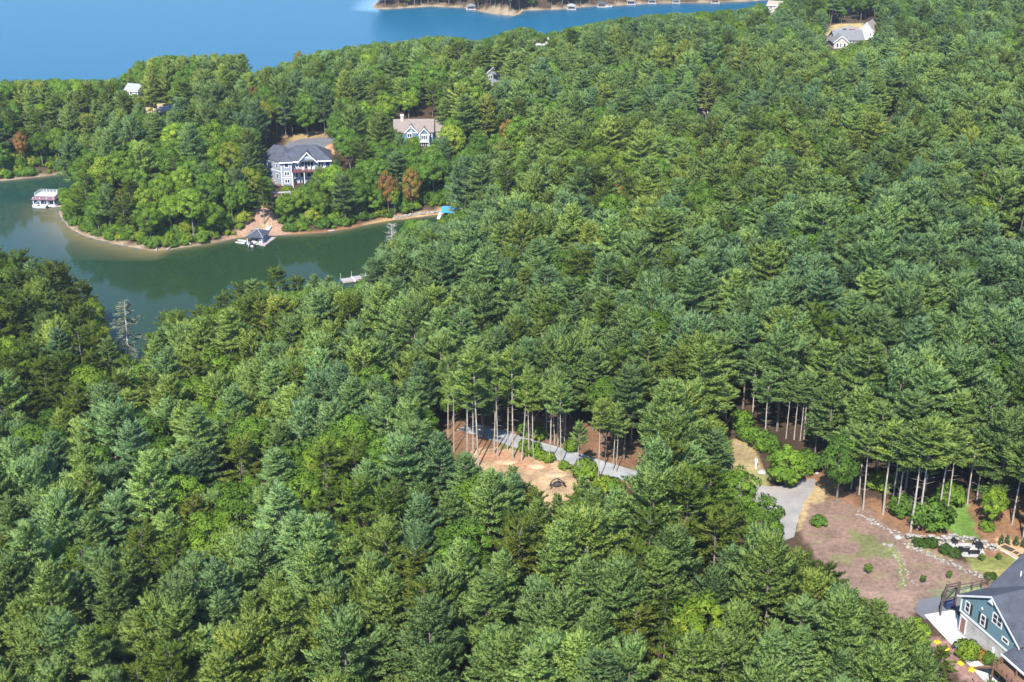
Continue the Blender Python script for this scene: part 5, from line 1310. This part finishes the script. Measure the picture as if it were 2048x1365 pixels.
# shore of the cove
put_px('scrub_pine', 562, 648, 527, 'tall flat-topped pine standing out over the cove', var=1, tint=.35, sxy=1.2, name='shore_pine')
put_px('scrub_pine', 486, 688, 556, 'round-crowned pine on the near shore left of the tall one', var=3, tint=.3, sxy=.9, name='shore_pine')
put_px('white_pine', 634, 632, 545, 'feathery pine on the near shore right of the tall one', var=1, tint=.3, name='shore_pine')
for u, v, top, key, lab in [(516, 672, 556, 'white_pine', 'pine between the round-crowned and the tall shore pine'), (600, 640, 548, 'scrub_pine', 'short-needled pine just right of the tall shore pine'), (662, 618, 550, 'white_pine', 'pointed pine on the near shore left of the pinkish dock'), (455, 700, 580, 'scrub_pine', 'bushy pine on the near shore left of the round-crowned one'), (412, 722, 606, 'scrub_pine', 'dark round-topped pine near the head of the cove'), (345, 745, 620, 'scrub_pine', 'flat-topped pine by the head of the cove'), (700, 600, 572, 'broadleaf', 'low green tree below the pinkish dock')]:
    put_px(key, u, v, top, lab, tint=.35, sxy=1.15, name='shore_pine' if key != 'broadleaf' else 'shore_tree')
put_px('sparse_pine', 258, 742, 598, 'pale half-dead pine leaning over the head of the cove', tint=.2, sxy=1.1, name='faded_pine')
put_px('dead_tree', 786, 508, 442, 'grey leafless tree on the near shore of the cove', var=1, tint=0, sxy=1.3, name='dead_tree')
put_px('dead_tree', 80, 890, 815, 'grey leafless twiggy tree in the dark bank on the left', var=1, tint=0, sxy=1.2, name='dead_tree')
put_px('dead_tree', 28, 850, 755, 'thin dead stem with rusty top at the left edge', var=0, tint=0, name='dead_tree')
put_px('dead_tree', 305, 1335, 1245, 'bare stem with dead limbs in the dark gap at the lower left', var=0, tint=0, name='dead_tree')
put_px('white_pine', 130, 800, 628, 'light yellow-green pine in the dark bank on the left', var=2, tint=.7, shade=1.2, name='white_pine')
# autumn colours
for u, v, top, t, lab in [(778, 432, 338, .93, 'rust brown autumn tree behind the shore with the stone wall'), (790, 436, 372, .62, 'yellow-green tree in front of the rust brown one'), (825, 425, 330, .85, 'slim orange-tinged tree right of the rust brown one'), (1020, 398, 352, .96, 'dark reddish tree at the head of the cove'), (1080, 395, 350, .95, 'second dark reddish tree at the head of the cove'), (1115, 390, 338, .93, 'brown-red tree right of the cove head'), (1160, 385, 345, .9, 'rusty tree in the broad-leaved belt'), (1310, 290, 240, .88, 'pale rust tree among green ones right of the beige house'),
                          (752, 300, 258, .9, 'orange-brown tree left of the beige house'), (47, 340, 262, .92, 'red-brown tree above the left inlet'), (600, 155, 98, .82, 'orange treetop against the far lake'), (690, 190, 125, .84, 'orange tree by the far shore'), (885, 130, 72, .74, 'yellow-green treetop against the lake'), (60, 1230, 1130, .9, 'rust brown tree at the lower left'), (85, 1190, 1050, .74, 'olive-gold tree above the rust brown one'), (930, 690, 598, .8, 'gold tinged tree above the middle pines'), (1720, 85, 66, .72, 'small yellow tree beside the white house'), (640, 410, 330, .45, 'bright tree right of the grey house')]:
    put_px('broadleaf', u, v, top, lab, tint=t, shade=.85, sxy=.72, name='autumn_tree')
for u, v, top, lab in [(1530, 600, 555, 'x'), ]:
    pass
for u, v, rr_, t, lab in [(1840, 560, 1.0, .12, 'broad dark green tree among the pines on the right'), (1750, 640, .85, .15, 'round dark green tree among the right-hand pines'), (1545, 690, .75, .15, 'round olive-green tree in the middle pines'), (1690, 690, .7, .14, 'small round green tree in the middle pines'), (1900, 665, .85, .1, 'dark round tree right of the middle pines'), (1340, 570, .9, .05, 'dark blue-green dome among the middle pines'), (2030, 660, .9, .12, 'dark tree at the right edge of the pines'), (660, 1010, .9, .45, 'olive domed tree among the front pines'), (610, 1110, .9, .42, 'bright olive domed tree in front of the other'), (1466, 1085, .75, .35, 'green tree left of the cul-de-sac'), (1512, 1120, .7, .3, 'tree below the left side of the cul-de-sac')]:
    put_px('broadleaf', u, v, None, lab, s=rr_, tint=t, shade=.9, sxy=1.1, rr=5.5, name='broadleaf_tree')

# trees of the bare bank under the grey house and of the shore
for u, v, top, lab in [(490, 450, 360, 'pale-stemmed tree on the bare bank below the grey house'), (536, 425, 352, 'slim tree beside the walkway posts on the bank'), (466, 455, 372, 'leafy tree left of the bare bank')]:
    put_px('broadleaf', u, v, top, lab, var=2, tint=.3, sxy=.7, name='bank_tree')


# ------------------------------------------------------------------ small garden plants (after the tree shapes exist)
for u, v, s, lab in [(2001, 1089, .85, 'small clipped conifer, first of the row by the path'), (2015, 1089, .85, 'small clipped conifer, second of the row by the path'), (2031, 1091, .85, 'small clipped conifer, third of the row by the path'), (2047, 1095, .85, 'small clipped conifer, last of the row by the path')]:
    put_px('young_pine', u, v, None, lab, s=.26, tint=.2, shade=.7, sxy=1.1, rr=.5, name='clipped_conifer')
for u, v, s, lab in [(1836, 1091, .55, 'dark round shrub at the left end of the terrace bed'), (1848, 1093, .55, 'second dark round shrub in the terrace bed'), (1862, 1095, .6, 'third dark round shrub in the terrace bed'), (1893, 1107, .6, 'dark round shrub left of the fire pit terrace'), (1907, 1112, .6, 'dark round shrub in front of the fire pit terrace'), (1979, 1158, .5, 'spiky dark shrub at the corner of the charcoal roof')]:
    put_px('bush', u, v, None, lab, s=s, tint=.02, shade=.7, rr=.5, name='garden_shrub')
for u, v, s, t, lab in [(1737, 1150, .75, .35, 'green sapling on the brown yard beside the woods'), (1846, 1168, .6, .1, 'dark sapling on the brown yard, left of two'), (1897, 1158, .55, .12, 'dark sapling on the brown yard, right of two'), (1962, 1124, .55, .3, 'young shrub on the lawn before the terrace'), (1996, 1122, .5, .2, 'young shrub on the lawn near the path')]:
    put_px('sapling', u, v, None, lab, s=s, tint=t, shade=.8, rr=.5, name='sapling')
for u, v, s, lab in [(1875, 1286, .32, 'yellow flowers beside the white patio, topmost clump'), (1893, 1300, .3, 'yellow flowers beside the patio, middle clump'), (1943, 1342, .36, 'bright yellow flowers beside the walkway'), (1920, 1328, .3, 'yellow flowers under the pale shrub')]:
    put_px('flower_clump', u, v, None, lab, s=s * 1.3, tint=0, shade=1, rr=.5, name='flower_clump')
for u, v, s, t, lab in [(1930, 1318, 1.0, .55, 'pale green shrub between patio and walkway'), (1962, 1318, .6, .85, 'rusty shrub against the stone base'), (1976, 1328, .65, .15, 'dark shrub beside the air conditioner'), (1996, 1345, .7, .2, 'tall dark shrub between the air conditioners and the walkway'), (2008, 1352, .6, .15, 'dark shrub by the deck stairs'), (1948, 1306, .5, .1, 'dark low shrub by the mahogany door')]:
    put_px('bush', u, v, None, lab, s=s, tint=t, shade=.9, rr=.5, name='foundation_shrub')

rg = np.random.default_rng(11)
cand = 0
ys = []
for r_ in range(125000):
    y = 88 + 734 * rg.random()
    if rg.random() > (.40 * y + 26) / 355: continue
    x = rg.uniform(-1, 1) * (.40 * y + 26)
    ys.append((x, y))
P = np.array(ys)
Zs = hgt(P[:, 0], P[:, 1])
U_, V_, D_ = proj(P[:, 0], P[:, 1], Zs)
okk = Zs > 0.38
for poly in NOROOT: okk &= ~inpoly(U_, V_, poly)
NN = [vnoise(P[:, 0], P[:, 1], a, b_) for a, b_ in ((38, 51), (14, 52), (60, 53), (55, 61))]
for i in np.nonzero(okk)[0]:
    x, y = P[i]
    if occupied(x, y, 3.4): continue
    key, tint, shade = choose(U_[i], V_[i], x, y, rg, NN[0][i], NN[1][i], NN[2][i])
    rr = {'white_pine': 3.9, 'scrub_pine': 3.7, 'broadleaf': 4.6}[key]
    if occupied(x, y, rr): continue
    nh = NN[3][i]
    s = (.80 + .26 * nh) * rg.uniform(.80, 1.20)
    if key == 'broadleaf': s *= .93
    if y > 420: s *= .92
    var = int(rg.integers(len(PROTO[key])))
    if key == 'white_pine':
        lay = U_[i] > 880 and V_[i] < 1080
        var = int(rg.integers(5, 9)) if rg.random() < (.62 if lay else .15) else int(rg.integers(0, 5))
    pr = PROTO[key][var]
    k = clear_scale(x, y, Zs[i], pr['H'] * s, pr['R'] * s, .4 if key != 'broadleaf' else .22)
    if k == 0: continue
    put(key, x, y, Zs[i] - .15, s * k, tint=float(tint), shade=float(max(.6, shade)), var=var, rr=rr, sxy=rg.uniform(.95, 1.2))

# bushes under the trees along the shores
UG = []
q = rg.uniform(0, 1, (26000, 2)); qx = -175 + 190 * q[:, 0]; qy = 290 + 175 * q[:, 1]
qz = hgt(qx, qy); qs = dist_poly(qx, qy, COVE); qu, qv, _ = proj(qx, qy, qz)
kq = (qz > .3) & (qs > .8) & (qs < 24) & (rg.random(len(qx)) < np.exp(-qs / 9))
for poly in [c[0] for c in CLEAR[1:] if c[0][0][0] in (470, 740)] + NOROOT[2:4]: kq &= ~inpoly(qu, qv, poly)
seen = []
for i in np.nonzero(kq)[0]:
    if any((qx[i] - a) ** 2 + (qy[i] - b_) ** 2 < 2.2 for a, b_ in seen[-900:]): continue
    seen.append((qx[i], qy[i]))
    UG.append(dict(key='bush', var=int(rg.integers(2)), x=qx[i], y=qy[i], z=qz[i] - .15, s=rg.uniform(.5, 1.7) * (.6 + .4 * min(1, qs[i] / 5)), sxy=rg.uniform(.8, 1.2), rz=rg.uniform(0, 6.28), tint=float(rg.choice((.12, .2, .3, .4, .55, .66), p=(.22, .25, .22, .16, .1, .05))), shade=rg.uniform(.8, 1.1)))
# ------------------------------------------------------------------ trees become objects: the largest of each kind one by one, the rest as woods
def place_words(t):
    u, v, d = proj(t['x'], t['y'], t['z'] + 9)
    if v > 1120: p = 'along the bottom of the view'
    elif v > 930 and u < 900: p = 'below and left of the sandy clearing'
    elif v > 930: p = 'below the sandy clearing and the lane'
    elif u < 260 and v > 480: p = 'on the dark bank left of the cove'
    elif v > 760 and u < 900: p = 'on the slope between cove and clearing'
    elif v > 760: p = 'behind the lane and the yard'
    elif u < 900 and v > 500: p = 'on the near slope above the cove'
    elif u < 1060 and v > 300: p = 'on the peninsula along the cove shore'
    elif u < 560: p = 'on the peninsula top by the far lake'
    elif u < 1060: p = 'round the houses on the peninsula'
    elif v > 420: p = 'in the wide stand right of the cove'
    elif v > 200: p = 'on the plateau right of the peninsula'
    else: p = 'on the far side towards the lake'
    w = 'far left' if u < 340 else 'left' if u < 780 else 'middle' if u < 1270 else 'right' if u < 1710 else 'far right'
    return p, w
TONE = {'white_pine': ['blue-green', 'grey-green', 'fresh green', 'yellow-green'], 'scrub_pine': ['dark olive', 'olive green', 'mossy green', 'brownish olive'], 'broadleaf': ['deep green', 'mid green', 'bright green', 'yellowish']}
KINDW = {'white_pine': ('white_pine', 'soft-needled pine'), 'scrub_pine': ('scrub_pine', 'short-needled pine'), 'broadleaf': ('broadleaf_tree', 'broad-leaved tree')}
REST = {'white_pine': [], 'scrub_pine': [], 'broadleaf': []}
count = dict.fromkeys(REST, 0)
NAMED = {}
MESH_MAT = {}
def solo(t, name, label, cat, group=None):
    pr = PROTO[t['key']][t['var']]
    o = empty(name, (t['x'], t['y'], t['z']), t['rz'], label, cat, group)
    o.rotation_euler = (random.gauss(0, .022), random.gauss(0, .022), t['rz'])
    o.scale = (t['s'] * t['sxy'], t['s'] * t['sxy'], t['s'])
    a = link('trunk', pr['trunk'], o)
    b_ = link('crown', pr['crown'], o)
    b_['tint'] = t['tint']; b_['shade'] = t['shade']
    return o
for t in sorted(TREES, key=lambda t: t['y']):
    if t['special']:
        nm = t['name'] or {'edge_pine': 'bare_stemmed_pine', 'young_pine': 'young_pine', 'scrub_pine': 'scrub_pine'}.get(t['key'], t['key'])
        solo(t, nm, t['special'], 'bush' if ('bush' in nm or 'shrub' in nm) else 'flowers' if 'flower' in nm else 'conifer shrub' if 'clipped' in nm else 'tree', 'bare-stemmed pines at the clearings' if t['key'] == 'edge_pine' else None)
        continue
    u, v, d = proj(t['x'], t['y'], t['z'] + 13)
    k = t['key']
    if count[k] < 300 and -25 < u < 2073 and v < 1375:
        count[k] += 1
        p, w = place_words(t)
        tone = TONE[k][min(3, max(0, int(t['tint'] * 5)))]
        big = 'tall' if t['s'] > 1.02 else 'small' if t['s'] < .78 else 'middling'
        NAMED.setdefault((big, tone, k, p), []).append((u, t, w))
    else:
        REST[k].append(t)

ONES = 'first second third fourth fifth sixth seventh eighth ninth tenth eleventh twelfth thirteenth fourteenth fifteenth sixteenth seventeenth eighteenth nineteenth'.split()
def nth(i):
    if i <= 19: return ONES[i - 1]
    d, r = divmod(i, 10)
    return ['twentieth', 'thirtieth', 'fortieth', 'fiftieth', 'sixtieth', 'seventieth'][d - 2] if r == 0 else ['twenty', 'thirty', 'forty', 'fifty', 'sixty', 'seventy'][d - 2] + '-' + ONES[r - 1]
for (big, tone, k, p), L in NAMED.items():
    L.sort(key=lambda a: a[0])
    for i, (u, t, w) in enumerate(L):
        solo(t, KINDW[k][0], f"{big} {tone} {KINDW[k][1]} {p}" + (f", {nth(i + 1)} from left" if len(L) > 1 else f", {w}"), 'tree', f"{KINDW[k][1]}s {p}")
REST['bush'] = UG
def forest(key, name, label):
    L = REST[key]
    pc = bpy.data.collections.new(key + '_shapes')
    for i, pr in enumerate(PROTO[key]):
        o = bpy.data.objects.new(f'{key}_shape_{i:02d}', pr['both']); pc.objects.link(o)
    me = bpy.data.meshes.new(name)
    me.from_pydata([(t['x'], t['y'], t['z']) for t in L], [], [])
    for nm, tp, vals in (('idx', 'INT', [t['var'] for t in L]), ('tint', 'FLOAT', [t['tint'] for t in L]), ('shade', 'FLOAT', [t['shade'] for t in L])):
        me.attributes.new(nm, tp, 'POINT').data.foreach_set('value', vals)
    for nm, vals in (('rot', [(random.gauss(0, .03), random.gauss(0, .03), t['rz']) for t in L]), ('siz', [(t['s'] * t['sxy'], t['s'] * t['sxy'], t['s']) for t in L])):
        me.attributes.new(nm, 'FLOAT_VECTOR', 'POINT').data.foreach_set('vector', np.array(vals, np.float32).ravel())
    ng = bpy.data.node_groups.new(name, 'GeometryNodeTree')
    ng.interface.new_socket('Geometry', in_out='INPUT', socket_type='NodeSocketGeometry')
    ng.interface.new_socket('Geometry', in_out='OUTPUT', socket_type='NodeSocketGeometry')
    n, l = ng.nodes, ng.links
    gi, go = n.new('NodeGroupInput'), n.new('NodeGroupOutput')
    ci = n.new('GeometryNodeCollectionInfo'); ci.inputs['Collection'].default_value = pc
    ci.inputs['Separate Children'].default_value = True; ci.inputs['Reset Children'].default_value = True
    ip = n.new('GeometryNodeInstanceOnPoints'); ip.inputs['Pick Instance'].default_value = True
    def att(nm, tp):
        a = n.new('GeometryNodeInputNamedAttribute'); a.data_type = tp; a.inputs['Name'].default_value = nm
        return a.outputs['Attribute']
    er = n.new('FunctionNodeEulerToRotation'); l.new(att('rot', 'FLOAT_VECTOR'), er.inputs[0])
    l.new(gi.outputs[0], ip.inputs['Points']); l.new(ci.outputs[0], ip.inputs['Instance'])
    l.new(att('idx', 'INT'), ip.inputs['Instance Index']); l.new(er.outputs[0], ip.inputs['Rotation']); l.new(att('siz', 'FLOAT_VECTOR'), ip.inputs['Scale'])
    l.new(ip.outputs[0], go.inputs[0])
    o = link(name, me)
    md = o.modifiers.new('trees', 'NODES'); md.node_group = ng
    return tag(o, label, 'forest', None, 'stuff')
forest('white_pine', 'white_pine_forest', 'far soft-needled pine woods spreading over the plateau to the lake')
forest('scrub_pine', 'scrub_pine_forest', 'far rough-crowned olive pines scattered through the woods')
forest('broadleaf', 'broadleaf_forest', 'far broad-leaved woods on the peninsula and the lake shores')
forest('bush', 'shore_undergrowth', 'bushy undergrowth below the trees along the shores of the cove')
print('TREES', len(TREES), count, {k: len(v) for k, v in REST.items()})

# ------------------------------------------------------------------ thin summer haze in the air
hm = bpy.data.materials.new('summer_haze'); hm.use_nodes = True
n, l = nodes_of(hm)
n.remove(n['Principled BSDF'])
pv = n.new('ShaderNodeVolumePrincipled'); pv.inputs['Color'].default_value = (.80, .90, 1, 1); pv.inputs['Density'].default_value = .00007; pv.inputs['Anisotropy'].default_value = .2
l.new(pv.outputs[0], n['Material Output'].inputs['Volume'])
tmax = float(max(v.co.z for v in ter.vertices)); xm = float(max(abs(TX[0]), TX[-1])) + 50; ya, yb = float(TY[0]) - 50, float(TY[-1]) + 50
tag(MB().box(-xm, xm, ya, yb, -7, max(tmax, ZC) + 12).obj('haze', hm), kind='stuff')
